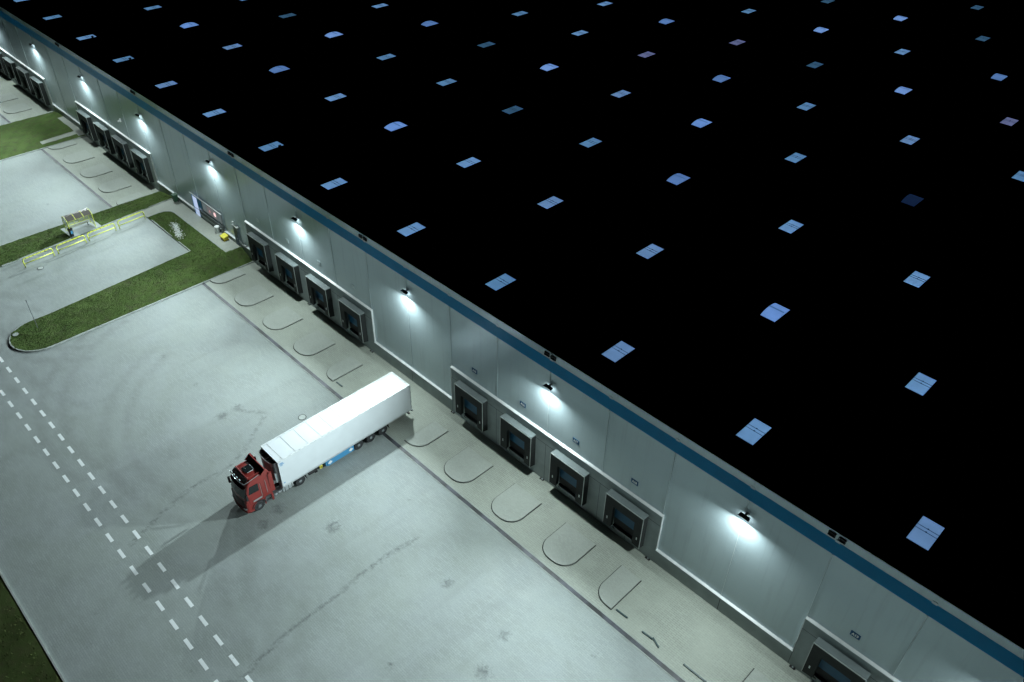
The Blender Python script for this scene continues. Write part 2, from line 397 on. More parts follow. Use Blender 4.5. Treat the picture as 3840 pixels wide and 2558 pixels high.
# kerbs following the ground
def kerb_path(mb, pts, w=.12, up=.12):
    P_ = []
    for (a, b_) in zip(pts[:-1], pts[1:]):
        L_ = math.hypot(b_[0]-a[0], b_[1]-a[1]); n = max(1, int(L_/0.9))
        for k in range(n): P_.append((a[0]+(b_[0]-a[0])*k/n, a[1]+(b_[1]-a[1])*k/n))
    P_.append(pts[-1]); vs = []
    for i, p in enumerate(P_):
        q = P_[min(i+1, len(P_)-1)]; o = P_[max(i-1, 0)]; d = Vector((q[0]-o[0], q[1]-o[1])).normalized(); nrm = Vector((-d.y, d.x))*w/2
        h = max(H(*p), H3(*p))
        for sx, z in ((-1, -.2), (-1, up), (1, up), (1, -.2)): vs.append((p[0]+nrm.x*sx, p[1]+nrm.y*sx, h+z))
    fs = []
    for i in range(len(P_)-1):
        for k in range(4): fs.append((i*4+k, i*4+(k+1) % 4, (i+1)*4+(k+1) % 4, (i+1)*4+k))
    fs += [(0, 1, 2, 3), tuple(len(vs)-4+k for k in range(4))]
    mb.add(vs, fs)
def arcpts(cx, cy, r, a0, a1, n=14): return [(cx+r*math.cos(R(a0+(a1-a0)*k/n)), cy+r*math.sin(R(a0+(a1-a0)*k/n))) for k in range(n+1)]
kb = MB()
kerb_path(kb, [(-35.97, 0.0), (-35.97, -23.6)]+arcpts(-38.95, -23.6, 2.98, 0, -180)+[(-41.95, -4.95)])
kerb_path(kb, [(-41.95, -4.9), (-52.0, -4.9)]); 
kerb_path(kb, [(-53.0, -5.0)]+arcpts(-51.4, -3.6, 1.55, 185, 90, 8)+[(-38.5, -2.06), (-38.46, 0)], up=.13)
kerb_path(kb, [(-55.25, -22), (-55.25, -13.8)]); kerb_path(kb, [(-55.25, -9.9), (-55.25, 0)])
kerb_path(kb, [(-60.05, -40), (-60.05, 0)])
kerb_path(kb, [(-84.15, -40), (-84.15, 0)]); kerb_path(kb, [(-96.65, -40), (-96.65, 0)])
struct(kb.build('kerb', M_KERB))
lawn2 = sheet('lawn', lambda x, y: not (-92.5 < x < -84.6 and y > -1.0) and not (-86.2 < x < -85.2 and y > -6.0), bx(-96.6, -84.2, .3), bx(-40, 0, .3), M_GRASS, lambda x, y: H3(x, y)+.1+.05*math.sin(x*2+y)*math.sin(y*1.9)); struct(lawn2)
struct(sheet('footpath', lambda x, y: (-92.5 < x < -84.6 and y > -1.0) or (-86.2 < x < -85.2 and y > -6.0), bx(-96.6, -84.2, .3), bx(-40, 0, .3), M_PATH, H3, .09))

# short grass blades over the lawns
def tufts(name, n, area, zf, ok, hgt, m):
    v = []; f = []; c = 0
    while c < n:
        x = rng.uniform(area[0], area[1]); y = rng.uniform(area[2], area[3])
        if not ok(x, y): continue
        z = zf(x, y); h = hgt*rng.uniform(.5, 1.5); a = rng.uniform(0, 6.28); w = rng.uniform(.02, .045)
        dx, dy = math.cos(a)*w, math.sin(a)*w; lx, ly = rng.uniform(-.6, .6)*h, rng.uniform(-.6, .6)*h
        o = len(v); v += [(x-dx, y-dy, z-.01), (x+dx, y+dy, z-.01), (x+lx, y+ly, z+h)]; f.append((o, o+1, o+2)); c += 1
    me = bpy.data.meshes.new(name); me.from_pydata(v, [], f); me.materials.append(m)
    o = bpy.data.objects.new(name, me); COL.objects.link(o); return o
M_BLADE = mat('grass_blades', (0.082, 0.128, 0.036), 0.9, var=0.4, scale=0.8, spec=0.1)
tag(tufts('grass', 42000, (-60, -36, -30, -0.3), lawn_h, in_lawn, .055, M_BLADE), 'short green grass growing on the raised lawns beside the parking bay', 'grass', kind='stuff')
tag(tufts('grass', 9000, (-30, 45, -46, -37.5), lambda x, y: 0.07-0.035*max(0, -37.4-y), lambda x, y: True, .16, mat('verge_blades', (0.07, 0.09, 0.03), .9, var=.5, spec=.1)),
    'rough dark grass on the verge beyond the yard kerb', 'grass', kind='stuff')
# a spill of pale gravel on the lawn corner
gv = MB()
for k in range(420):
    t = rng.uniform(0, 1); x = -49.3+3.6*t+rng.normal(0, .35); y = -3.3-1.0*t+rng.normal(0, .22); s = rng.uniform(.03, .09)
    if not in_lawn(x, y): continue
    z = lawn_h(x, y); gv.add([(x-s, y, z), (x, y-s*.8, z+.02), (x+s, y, z), (x, y+s, z+.01), (x, y, z+s)], [(0, 1, 4), (1, 2, 4), (2, 3, 4), (3, 0, 4)])
tag(gv.build('gravel', M_WHITE), 'pale gravel spilled on the lawn corner beside the parking bay', 'gravel', kind='stuff')

# road markings: two dashed lines
for nm, y0, y1, xstart in (('road_marking', -28.27, -28.0, -9.55), ('road_marking', -29.96, -29.69, -10.75)):
    mk = MB(); k = -42
    while k < 26:
        x = xstart+k*2.185
        if -100 < x < 45: mk.quad((x, y0, .008), (x+1.09, y0, .008), (x+1.09, y1, .008), (x, y1, .008))
        k += 1
    o = mk.build(nm, M_MARK); struct(o)

# drainage channels
for (x0, x1, lab) in ((-35.9, 60, 'long slotted drain channel running past the red truck, parallel to the wall'),
                      (-84.1, -60.2, 'slotted drain channel crossing the second dock yard between the two lawns'),
                      (-130, -96.8, 'slotted drain channel crossing the farthest dock yard at the left edge')):
    t = empty('drain_channel', ((x0+x1)/2, -6.68, 0), lab, 'drain', 'drain channels in front of the docks'); o_ = t.location[:]
    MB().box((x0, -6.85, -.05), (x1, -6.51, .024)).build('grate', M_GRATE, t, o_)
    e = MB(); e.box((x0, -6.51, -.05), (x1, -6.44, .018)); e.box((x0, -6.94, -.05), (x1, -6.85, .018)); e.build('channel_edge', M_KERB, t, o_)

# ------------------------------------------------------------------ warehouse
WX0, WX1, WD = -230.0, 75.0, 190.0
wh = empty('warehouse', (0, 0, 0), 'long grey warehouse with a blue stripe under its black flat roof', 'building')
ZT, ZS0, ZS1 = 14.18, 12.27, 13.45
YP = 0.08        # face of the cladding;  y = -0.08 is the face of the concrete plinth
w = MB(); w.box((WX0, YP, 0), (WX1, YP+.25, ZT)); w.build('wall', M_WALL, wh)
MB().box((WX0, YP-.012, ZS0), (WX1, YP-.001, ZS1)).build('blue_stripe', M_STRIPE, wh)
MB().box((WX0, YP+.252, 12.9), (WX1, WD, 13.12)).build('roof', M_ROOF, wh)
MB().box((WX0, YP-.03, ZT), (WX1, YP+.35, ZT+.05)).build('parapet_cap', M_DARKC, wh)
groups = [(-120.0, -96.0), (-84.0, -60.0), (-36.0, -12.0), (0.0, 24.0), (36.0, 60.0)]
# plinth: high in the dock bays, low between them
pl = MB(); fl = MB(); ends = MB(); gr = MB()
cur = WX0
YF = -0.08
def lowseg(x0, x1):
    pl.box((x0, YF, 0), (x1, YP-.002, 1.52)); fl.hexa([(x0, YF-.05, 1.50), (x1, YF-.05, 1.50), (x1, YP-.003, 1.55), (x0, YP-.003, 1.55)], [(x0, YF-.05, 1.56), (x1, YF-.05, 1.56), (x1, YP-.003, 1.62), (x0, YP-.003, 1.62)])
for (g0, g1) in groups:
    lowseg(cur, g0)
    pl.box((g0, YF, 0), (g1, YP-.002, 5.50))
    fl.hexa([(g0-.05, YF-.06, 5.49), (g1+.05, YF-.06, 5.49), (g1+.05, YP-.003, 5.55), (g0-.05, YP-.003, 5.55)], [(g0-.05, YF-.06, 5.56), (g1+.05, YF-.06, 5.56), (g1+.05, YP-.003, 5.64), (g0-.05, YP-.003, 5.64)])
    for gx, s in ((g0, -1), (g1, 1)): MB().box((gx+.001*s, YF-.03, 1.62), (gx+.06*s, YP-.003, 5.49)).build('end_flashing', M_FLASH, wh)
    MB().box((g0, YF-.004, 4.36), (g1, YF-.001, 4.40)).build('plinth_joint', M_DARKC, wh)
    for k in range(int(g0), int(g1), 3): MB().box((k-.015, YF-.005, 0.02), (k+.015, YF-.002, 4.36)).build('plinth_joint', M_DARKC, wh)
    cur = g1
lowseg(cur, WX1)
for k in range(-38, 13):
    x = 6.0*k
    if not any(a <= x <= b_ for a, b_ in groups): MB().box((x-.02, YF-.005, .02), (x+.02, YF-.002, 1.5)).build('plinth_joint', M_DARKC, wh)
pl.build('plinth', M_PLINTH, wh); fl.build('ledge_flashing', M_FLASH, wh)
for k in range(-22, 12):
    x = 6.0*k-.06; zb = 5.66 if any(a < x+1 and x < b_ for a, b_ in groups) else 1.63
    j = MB(); j.box((x-.13, YP-.008, zb), (x+.13, YP-.0005, ZS0-.03)); j.box((x-.022, YP-.03, zb), (x+.022, YP-.0081, ZS0-.03)); j.box((x-.16, YP-.035, ZS1-.04), (x+.16, YP-.013, ZS1+.16)); j.box((x-.03, YP-.025, ZS1+.16), (x+.03, YP-.0005, ZT-.03))
    j.build('joint_cover', M_JOINT if False else M_WALL, wh)
    MB().box((x-.018, YP-.036, zb), (x+.018, YP-.031, ZS0-.05)).build('joint_strip', M_JOINT, wh)
for k in range(-4, 3):
    for d in (-.44, .24):
        x = 24.0*k+12+d-.1 if k != 99 else 0
        s = MB(); s.box((x-.24, YP-.10, 13.66), (x-.20, YP, 13.98)); s.box((x+.20, YP-.10, 13.66), (x+.24, YP, 13.98)); s.box((x-.2, YP-.10, 13.94), (x+.2, YP, 13.98)); s.box((x-.2, YP-.10, 13.66), (x+.2, YP, 13.70)); s.box((x-.2, YP-.02, 13.70), (x+.2, YP-.0005, 13.94))
        s.build('overflow_spout', M_BLACK, wh)
# dock doors behind the shelters
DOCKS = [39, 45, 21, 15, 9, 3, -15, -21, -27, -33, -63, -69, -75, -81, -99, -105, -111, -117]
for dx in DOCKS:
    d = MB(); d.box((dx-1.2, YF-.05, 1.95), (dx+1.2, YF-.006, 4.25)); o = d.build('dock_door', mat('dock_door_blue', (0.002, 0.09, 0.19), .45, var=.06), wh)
    MB().box((dx-1.2, YF-.055, 1.15), (dx+1.2, YF-.006, 1.95)).build('lower_door', M_BLACK, o)  # lower part of each dock door, coloured plain black

# entrance with window band in the raised part
ent = MB(); ent.box((-49.55, YF-.06, 1.0), (-49.42, YF-.002, 3.86)); ent.box((-48.2, YF-.06, 1.0), (-48.08, YF-.002, 3.86)); ent.box((-49.42, YF-.06, 3.74), (-48.2, YF-.002, 3.86))
o = ent.build('entrance_door', M_STRIPE, wh)
MB().box((-49.42, YF-.03, 1.0), (-48.2, YF-.002, 3.74)).build('pane', emis('lit_door_pane', (0.50, 0.62, 0.88), 0.9), o)
hb = MB(); hb.box((-49.35, YF-.07, 2.0), (-48.3, YF-.035, 2.06)); hb.build('push_bar', M_STEEL, o)
wb = MB()
wb.box((-48.08, YF-.05, 2.50), (-42.1, YF-.002, 2.58)); wb.box((-48.08, YF-.05, 3.76), (-42.1, YF-.002, 3.84))
for x in (-46.95, -45.75, -44.55, -43.3, -42.14): wb.box((x-.04, YF-.05, 2.58), (x+.04, YF-.002, 3.76))
o = wb.build('window_band', M_STEEL, wh)
MB().box((-48.08, YF-.04, 2.58), (-46.99, YF-.002, 3.76)).build('blue_panel', M_STRIPE, o)
for i, (x0, x1, c, s) in enumerate(((-46.91, -45.79, (.32, .42, .44), .30), (-45.71, -44.59, (.42, .38, .40), .34), (-44.51, -43.34, (.40, .40, .42), .34), (-43.26, -42.18, (.32, .40, .42), .28))):
    MB().box((x0, YF-.03, 2.58), (x1, YF-.002, 3.76)).build('pane', emis('office_glow_'+'abcd'[i], c, s), o)
MB().lathe([(0.0, 0), (.30, 0), (.30, .012), (0.0, .012)], (-43.85, YF-.03, 3.15), 'y', 20, -1).build('lit_display', emis('lit_display', (1.0, .62, .62), 1.1), o)
MB().lathe([(0.0, 0), (.17, 0), (.17, .012), (0.0, .012)], (-45.1, YF-.03, 3.1), 'y', 16, -1).build('lit_display', emis('dim_display', (.75, .33, .33), .6), o)
MB().box((-49.9, YF-.12, 3.92), (-42.0, YF-.002, 3.97)).build('door_canopy', M_ALU, wh)
cp = MB(); cp.box((-48.05, YF-.10, 1.66), (-42.1, YF-.002, 2.2)); cp.build('sill_panel', mat('sill_grey', (.11, .13, .13), .6), wh)

# roof lights
def em_sky(kind):
    pal = {'F': [((.125, .27, .50), .98), ((.130, .255, .48), .88), ((.105, .25, .46), .85)], 'D': [((.13, .27, .62), 1.0), ((.15, .29, .62), 1.0), ((.10, .21, .48), .9)],
           'V': [((.04, .11, .20), .8)], 'W': [((.008, .02, .06), .8)], 'P': [((.16, .19, .38), .7)]}
    c, s = random.choice(pal[kind]); key = 'rooflight_glow_'+kind+str(int(c[0]*1000))
    if key in MATS: return MATS[key]
    m, N, L, b = newmat(key); tc = N.new('ShaderNodeTexCoord')
    n = noise(N, L, tc.outputs['Object'], 0.7, 2)
    L.new(ramp(N, L, n, .3, .7, tuple(v*.82 for v in c), c), b.inputs['Emission Color']); b.inputs['Emission Strength'].default_value = s
    b.inputs['Base Color'].default_value = (.02, .02, .02, 1); b.inputs['Roughness'].default_value = .6
    MATS[key] = m; return m
SKY = [((39.4,27.1,14.8,1.5,-10.8,-23.5,-35.7,-48.4,-60.8,-73.4,-85.7,-98.3,-110.7), 4.7, "FFFFFFnFFnnFF"),
 ((33.1,20.6,7.4,-5.3,-17.6,-30.4,-42.6,-55.6,-68.0,-80.7,-92.8), 18.3, "FDFFFDFDFDF"), ((26.7,14.1,.6,-11.8,-24.6,-37,-49.9,-62.5,-75.1,-87.5), 32.0, "FFDFVFFDVF"),
 ((20,6.5,-6.2,-18.8,-31.5,-44.2,-57,-69.6), 46.0, "WFDFDVDF"), ((25.9,13.3,-.2,-12.9,-25.7,-38.5,-51.4), 60.2, "FFFDPFF"), ((19.4,5.9,-7,-19.8,-32.9,-45.7), 74.6, "PDVPDF"),
 ((12.8,-1,-14.1,-27.2), 89.3, "DFDF"), ((4.8,-8.3,-21.2), 104.5, "VDV"), ((-2.2,), 120.4, "V")]
for rowx, ry, kinds in SKY:
    for x, kd in zip(rowx, kinds):
        k0 = 'F' if kd == 'n' else kd
        hw, hl = .68, 1.22
        c = MB(); c.box((x-hw-.07, ry-hl-.07, 13.12), (x-hw, ry+hl+.07, 13.43)); c.box((x+hw, ry-hl-.07, 13.12), (x+hw+.07, ry+hl+.07, 13.43)); c.box((x-hw, ry-hl-.07, 13.12), (x+hw, ry-hl, 13.43)); c.box((x-hw, ry+hl, 13.12), (x+hw, ry+hl+.07, 13.43))
        cu = c.build('roof_light', M_ROOF, wh)
        g = em_sky(k0)
        p = MB()
        if k0 in 'DW':
            n = 10; top = []
            for i in range(n+1):
                t = -1+2*i/n; top.append((ry+hl*t, 13.44+.26*(1-t*t)**.8))
            poly = top
            for i in range(n): p.quad((x-hw, *poly[i]), (x+hw, *poly[i]), (x+hw, *poly[i+1]), (x-hw, *poly[i+1]))
            for sx in (-hw, hw): p.add([(x+sx, *q) for q in poly], [tuple(range(n+1))])
            p.build('dome', g, cu)
            b2 = MB()
            b2.quad((x-hw-.005, ry+.06, 13.706), (x+hw+.005, ry+.06, 13.706), (x+hw+.005, ry+.24, 13.70), (x-hw-.005, ry+.24, 13.70)); b2.build('glazing_bar', mat('bar_glow_'+k0, (.02, .03, .05), .6, emit=(.05, .13, .30), es=.9 if k0 == 'D' else .1), cu)
        else:
            p.box((x-hw, ry-hl, 13.40), (x+hw, ry+hl, 13.44)); p.build('pane', g, cu)
            b2 = MB()
            for dy in (.04, .36):
                b2.box((x-hw, ry+dy-.02, 13.441), (x+hw, ry+dy+.02, 13.455)); b2.box((x-.05, ry+dy-.05, 13.455), (x+.05, ry+dy+.05, 13.48))
            b2.build('glazing_bar', mat('bar_dark', (.004, .012, .03), .7, emit=(.008, .03, .07), es=.6), cu)
        if kd == 'n':
            v = MB(); v.tube([(x+hw+.42, ry+.5, 13.1), (x+hw+.42, ry+.5, 13.66)], .13, 10); v.lathe([(.0, 0), (.2, 0), (.18, .1), (0, .14)], (x+hw+.42, ry+.5, 13.66), 'z', 12)
            v.build('vent_pipe', M_ROOF, wh)

# ------------------------------------------------------------------ wall lamps (each carries its own light)
lamp_spot = {66: 'beyond the last dock', 48: 'near the lower right corner', 30: 'on the long low bay between dock signs A18 and A19', 12: 'between dock signs A16 and A17',
             -6: 'on the wall behind the white trailer, left of dock sign A15', -24: 'above the middle of the second dock group', -42: 'right of the lit entrance, seventh bay up the wall',
             -60: 'at the near end of the third dock group', -78: 'above the third dock group, fourth lamp from the far corner', -96: 'at the near end of the farthest dock group, topmost in view', -114: 'over the farthest docks'}
lamp_spot = {66: 'wall floodlight past the dock at the lower right, outside the near bay', 48: 'wall floodlight above the nearest dock at the lower right',
 30: 'nearest lit wall floodlight, halfway between dock signs A18 and A19', 12: 'lit wall floodlight between dock signs A16 and A17',
 -6: 'lit wall floodlight over the low bay behind the trailer, left of sign A15', -24: 'lit wall floodlight above the four docks beside the grass bank',
 -42: 'lit wall floodlight just above the glowing entrance window band', -60: 'lit wall floodlight at the near end of the dock row between the lawns',
 -78: 'lit wall floodlight over the left half of the dock row between the two lawns', -96: 'farthest lit wall floodlight, at the upper left corner of the photo', -114: 'wall floodlight over the farthest docks'}
for lx in LAMP_X:
    t = empty('wall_lamp', (lx+.05, YP, 11.0), lamp_spot[lx], 'lamp', 'floodlights along the warehouse wall')
    h = MB(); h.hexa([(-.44, -.50, -.05), (.44, -.50, -.05), (.40, -.22, -.02), (-.40, -.22, -.02)], [(-.44, -.50, -.025), (.44, -.50, -.025), (.34, -.22, .06), (-.34, -.22, .06)])
    h.build('housing', mat('lamp_housing', (.035, .045, .05), .5), t, bevel=.01)
    b = MB(); b.box((-.07, -.22, -.02), (.07, -.012, .06)); b.box((-.16, -.03, -.10), (.16, -.0005, .14)); b.build('bracket', M_STEEL, t)
    MB().box((-.40, -.235, .05), (.40, -.21, .085)).build('rim_trim', M_ALU, t)
    MB().quad((-.34, -.47, -.062), (.34, -.47, -.062), (.34, -.24, -.028), (-.34, -.24, -.028)).build('lens', M_LAMP, t)
    for nm, P_, c_, tilt, yaw, spread, sx, sy, loc in (('beam', P_FAR, C_FAR, 84, 30, 101, .3, .3, (.12, -.50, -.20)), ('beam', P_FAR, C_FAR, 84, -30, 101, .3, .3, (-.12, -.50, -.20)), ('downlight', P_NEAR, C_NEAR, 44, 0, 174, .45, .2, (0, -.64, -.12))):
        ld = bpy.data.lights.new(nm, 'AREA'); ld.shape = 'RECTANGLE'; ld.size = sx; ld.size_y = sy; ld.energy = P_; ld.color = c_; ld.spread = R(spread)
        lo = bpy.data.objects.new(nm, ld); COL.objects.link(lo); lo.parent = t; lo.location = loc; lo.rotation_euler = (-R(tilt), 0, R(yaw))

# ------------------------------------------------------------------ dock shelters
SIGN = {39: 'A19', 21: 'A18', 15: 'A17', 9: 'A16', 3: 'A15'}
def make_shelter():
    t = empty('dock_shelter', (0, 0, 0))
    h = MB()
    n = 14
    for i in range(n):
        x0 = -1.85+3.7*i/n; x1 = -1.85+3.7*(i+1)/n; s = .012 if i % 2 else 0
        h.hexa([(x0, -.60, 4.62), (x1, -.60, 4.62), (x1, -.002, 4.60), (x0, -.002, 4.60)], [(x0, -.60, 4.70+s), (x1, -.60, 4.70+s), (x1, -.002, 4.68+s), (x0, -.002, 4.68+s)])
    h.build('hood', M_HOOD, t)
    for s in (-1, 1):
        a = MB(); a.prismx([(-.60, 1.15), (-.60, 4.62), (-.002, 4.60), (-.002, .98)], s*1.80, s*1.85); a.build('side_panel', M_CURT, t)
        c = MB(); c.hexa([(s*1.10, -.60, 1.18), (s*1.80, -.63, 1.18), (s*1.80, -.60, 1.18), (s*1.10, -.57, 1.18)], [(s*1.10, -.58, 3.85), (s*1.80, -.63, 3.85), (s*1.80, -.60, 3.85), (s*1.10, -.55, 3.85)])
        c.box((s*1.08, -.60, 1.3), (s*1.13, -.32, 3.8))
        o = c.build('side_curtain', M_CURT, t)
        MB().box((s*1.50-.05, -.655, 1.98), (s*1.50+.05, -.64, 2.26)).build('marker_plate', M_WHITE, o)
        b = MB(); b.box((s*1.0-.14, -.22, .72), (s*1.0+.14, -.002, 1.14)); b.build('bumper', M_BLACK, t, bevel=.02)
    c = MB(); c.hexa([(-1.80, -.632, 3.70), (1.80, -.632, 3.70), (1.80, -.60, 3.70), (-1.80, -.60, 3.70)], [(-1.80, -.625, 4.64), (1.80, -.625, 4.64), (1.80, -.60, 4.64), (-1.80, -.60, 4.64)])
    c.build('head_curtain', M_CURT, t)
    f = MB(); f.box((-1.88, -.665, 4.64), (1.88, -.635, 4.73)); f.box((-1.885, -.665, 1.17), (-1.84, -.63, 4.64)); f.box((1.84, -.665, 1.17), (1.885, -.63, 4.64)); f.build('frame', M_ALU, t)
    d = MB(); d.box((-1.05, -.30, 1.06), (1.05, -.002, 1.13)); d.box((-.9, -.33, .98), (.9, -.30, 1.10)); d.build('dock_leveller', M_STEEL, t)
    g = MB(); g.tube([(-1.25, -.35, 1.75), (-1.25, -.42, 1.2), (-1.18, -.45, .85), (-.92, -.45, .80)], .035, 8); g.build('guard_rail', M_STEEL, t)
    return t
rows = {0: 'A15', 1: 'A16'}
dock_lab = {39: 'dark dock shelter under the A19 sign, cut by the bottom edge of the photo', 45: 'dock shelter past the A19 one at the lower right edge',
 21: 'dark-topped dock shelter under the A18 sign', 15: 'bright-topped dock shelter under the A17 sign', 9: 'dock shelter with a pale ribbed hood under the A16 sign', 3: 'dark-hooded dock shelter under the A15 sign, nearest the trailer',
 -15: 'nearest dock shelter of the four above the pads behind the trailer', -21: 'second nearest dock shelter of the four below the entrance, brightest hood', -27: 'third dock shelter from the near end of the four beside the grass bank', -33: 'dock shelter touching the grass bank, near the yellow box',
 -63: 'dock shelter nearest the green bin, last of the four between the lawns', -69: 'second dock shelter from the green bin in the row between the lawns', -75: 'third dock shelter from the green bin in the row between the lawns', -81: 'dock shelter beside the far lawn, fourth from the green bin',
 -99: 'near end dock shelter of the top left row, beyond the far lawn', -105: 'second dock shelter of the top left row, counted from the far lawn', -111: 'third dock shelter of the top left row, counted from the far lawn', -117: 'dock shelter cut by the left edge of the photo'}
proto = make_shelter(); first = True
for dx in DOCKS:
    o = proto if first else copy_tree(proto); first = False
    o.location = (dx, YF, 0); tag(o, dock_lab[dx], 'dock shelter', 'dock shelters along the warehouse')

# dock number signs
def text_mesh(txt, size, bold=.012, sx=.82):
    cu = bpy.data.curves.new('txt', 'FONT'); cu.body = txt; cu.size = size; cu.offset = bold; cu.extrude = .004; cu.align_x = 'CENTER'; cu.align_y = 'CENTER'; cu.resolution_u = 3
    ob = bpy.data.objects.new('txt', cu); COL.objects.link(ob); bpy.context.view_layer.update()
    me = bpy.data.meshes.new_from_object(ob.evaluated_get(bpy.context.evaluated_depsgraph_get())); bpy.data.objects.remove(ob)
    for v in me.vertices: v.co.x *= sx
    return me
for dx in DOCKS:
    if dx in (45,) or dx < -40: continue
    x = dx+.04; z = 6.88
    if dx in SIGN:
        t = empty('dock_sign', (x, YP, z), 'small blue sign reading %s on the grey wall' % SIGN[dx], 'sign', 'numbered dock signs')
        MB().box((-.33, -.03, -.22), (.33, -.001, .22)).build('plate', M_SIGN, t)
        me = text_mesh(SIGN[dx], .33, .011); me.materials.append(M_WHITE)
        o = bpy.data.objects.new('lettering', me); COL.objects.link(o); o.parent = t; o.rotation_euler = (R(90), 0, 0); o.location = (0, -.036, -.005)
    else:
        nth = {-15: 'above the nearest dock of the group beside the grass bank', -21: 'above the second nearest dock of the group beside the grass bank', -27: 'above the third dock of the group beside the grass bank', -33: 'above the dock touching the grass bank'}[dx]
        t = empty('dock_sign', (x, YP, z), 'faint grey square plate '+nth, 'sign', 'plain grey dock plates')
        f = MB(); f.box((-.27, -.03, -.21), (.27, -.001, .21)); f.build('plate', M_WALL, t)
        f = MB(); f.box((-.24, -.034, .14), (.24, -.031, .18)); f.box((-.24, -.034, -.18), (.24, -.031, -.14)); f.box((-.2, -.034, -.06), (-.08, -.031, .08)); f.box((.06, -.034, -.06), (.2, -.031, .08)); f.build('border', M_JOINT, t)
# small floor drains by the wall
for x, lab in ((24.0-.52, 'small rain pipe gully at the wall foot right of dock A18'), (36.4, 'small rain pipe gully at the wall foot left of dock A19'), (11.85, 'small rain pipe gully between docks A16 and A17'), (.1, 'small rain pipe gully left of dock A15'), (-12.6, 'small rain pipe gully near the trailer end'), (-24.1, 'small rain pipe gully in the middle of the dock group by the grass bank')):
    t = empty('gully', (x, -.16, 0), lab, 'drain', 'gullies at the wall foot')
    MB().box((-.22, -.10, 0), (.22, .07, .05)).build('tray', M_BLACK, t)
    MB().lathe([(0, 0), (.07, 0), (.06, .06), (0, .07)], (0.02, 0, .05), 'z', 12).build('cap', M_CHROME, t)

# ------------------------------------------------------------------ raised pads between the docks
def pad_poly(x0, x1, rl, rr):
    y0, y1 = -5.8, -2.2; p = [(x0, y1)]
    if rl: p += arcpts(x0+rl, y0+rl, rl, 180, 270, 8)
    else: p.append((x0, y0))
    if rr: p += arcpts(x1-rr, y0+rr, rr, 270, 360, 8)
    else: p.append((x1, y0))
    p.append((x1, y1)); return p
padl = [(4.55, 7.75, 1.35, 1.35, 'raised pad with rounded front corners between docks A15 and A16'), (10.62, 13.72, 1.35, 1.35, 'raised pad with rounded front corners between docks A16 and A17'),
 (16.6, 19.75, 1.35, 1.35, 'raised pad with rounded front corners between docks A17 and A18'), (22.5, 24.4, 1.35, 0, 'narrow raised pad with one rounded corner, right of dock A18'),
 (-.1, 1.72, 0, 1.35, 'narrow raised pad with one rounded corner next to the trailer shadow, left of dock A15'),
 (34.6, 36.3, 0, 1.35, 'narrow raised pad at the bottom edge left of dock A19'),
 (-13.4, -11.5, 1.35, 0, 'narrow raised pad cut square on its near side, just behind the trailer'),
 (-19.4, -16.25, 1.35, 1.35, 'rounded raised pad nearest the trailer in the row of three full ones'), (-25.4, -22.25, 1.35, 1.35, 'middle one of the three full rounded pads beyond the trailer'), (-31.3, -28.2, 1.35, 1.35, 'rounded raised pad, the full one closest to the grass bank'),
 (-36.0+.12, -34.3, 0, 1.35, 'narrow raised pad touching the kerb of the grass bank'),
 (-67.4, -64.2, 1.35, 1.35, 'rounded pad nearest the bus-style shelter in the yard between the lawns'), (-73.4, -70.2, 1.35, 1.35, 'middle rounded pad in the yard between the lawns'), (-79.4, -76.2, 1.35, 1.35, 'rounded pad farthest from the shelter in the yard between the lawns'),
 (-84.0, -82.4, 0, 1.35, 'narrow pad touching the far lawn on its near side'), (-61.7, -60.2, 1.35, 0, 'narrow pad touching the lawn behind the shelter'),
 (-103.4, -100.2, 1.35, 1.35, 'rounded pad in the farthest yard, first one left of the far lawn'), (-109.4, -106.2, 1.35, 1.35, 'rounded pad in the farthest yard at the left edge')]
for x0, x1, rl, rr, lab in padl:
    cx = (x0+x1)/2; t = empty('raised_pad', (cx, -4, 0), lab, 'concrete pad', 'raised pads between the docks')
    P_ = pad_poly(x0, x1, rl, rr)
    MB().prism(P_, .0, .10).build('slab', M_PAD, t, (cx, -4, 0))
    P2 = pad_poly(x0-.08, x1+.07, rl+.07 if rl else 0, rr+.07 if rr else 0); P2 = [(a, b_-.07 if b_ < -2.3 else b_+.05) for a, b_ in P2]
    MB().prism(P2, .0, .012).build('joint', M_DARKC, t, (cx, -4, 0))

# loose dark profiles lying on the apron
def bar(x0, y0, x1, y1, lab, s):
    t = MB(); d = Vector((x1-x0, y1-y0)).normalized(); n = Vector((-d.y, d.x))*.06
    t.hexa([(x0-n.x, y0-n.y, .006), (x1-n.x, y1-n.y, .006), (x1+n.x, y1+n.y, .006), (x0+n.x, y0+n.y, .006)], [(x0-n.x, y0-n.y, .07), (x1-n.x, y1-n.y, .07), (x1+n.x, y1+n.y, .07), (x0+n.x, y0+n.y, .07)])
    t.box((x0-.05, y0-.05, .006), (x0+.05, y0+.05, .10)); t.box((x1-.05, y1-.05, .006), (x1+.05, y1+.05, .10))
    o = t.build('wheel_stop', mat('dark_green_steel', (.035, .07, .075), .5)); tag(o, lab, 'wheel stop', 'dark bars on the apron')
bar(24.77, -5.55, 25.7, -5.5, 'short dark bar on the paving beside the narrow pad right of dock A18', 0)
bar(27.26, -5.6, 28.08, -5.55, 'dark bar, left one of the pair lying end to end near the drain', 0)
bar(28.12, -5.45, 28.82, -5.75, 'dark bar lying crooked, right one of the pair near the drain', 0)
bar(30.92, -5.53, 32.75, -5.50, 'long dark bar on the paving near the bottom edge', 0)
bar(-11.05, -5.62, -10.2, -5.60, 'short dark bar beside the narrow pad just behind the trailer', 0)

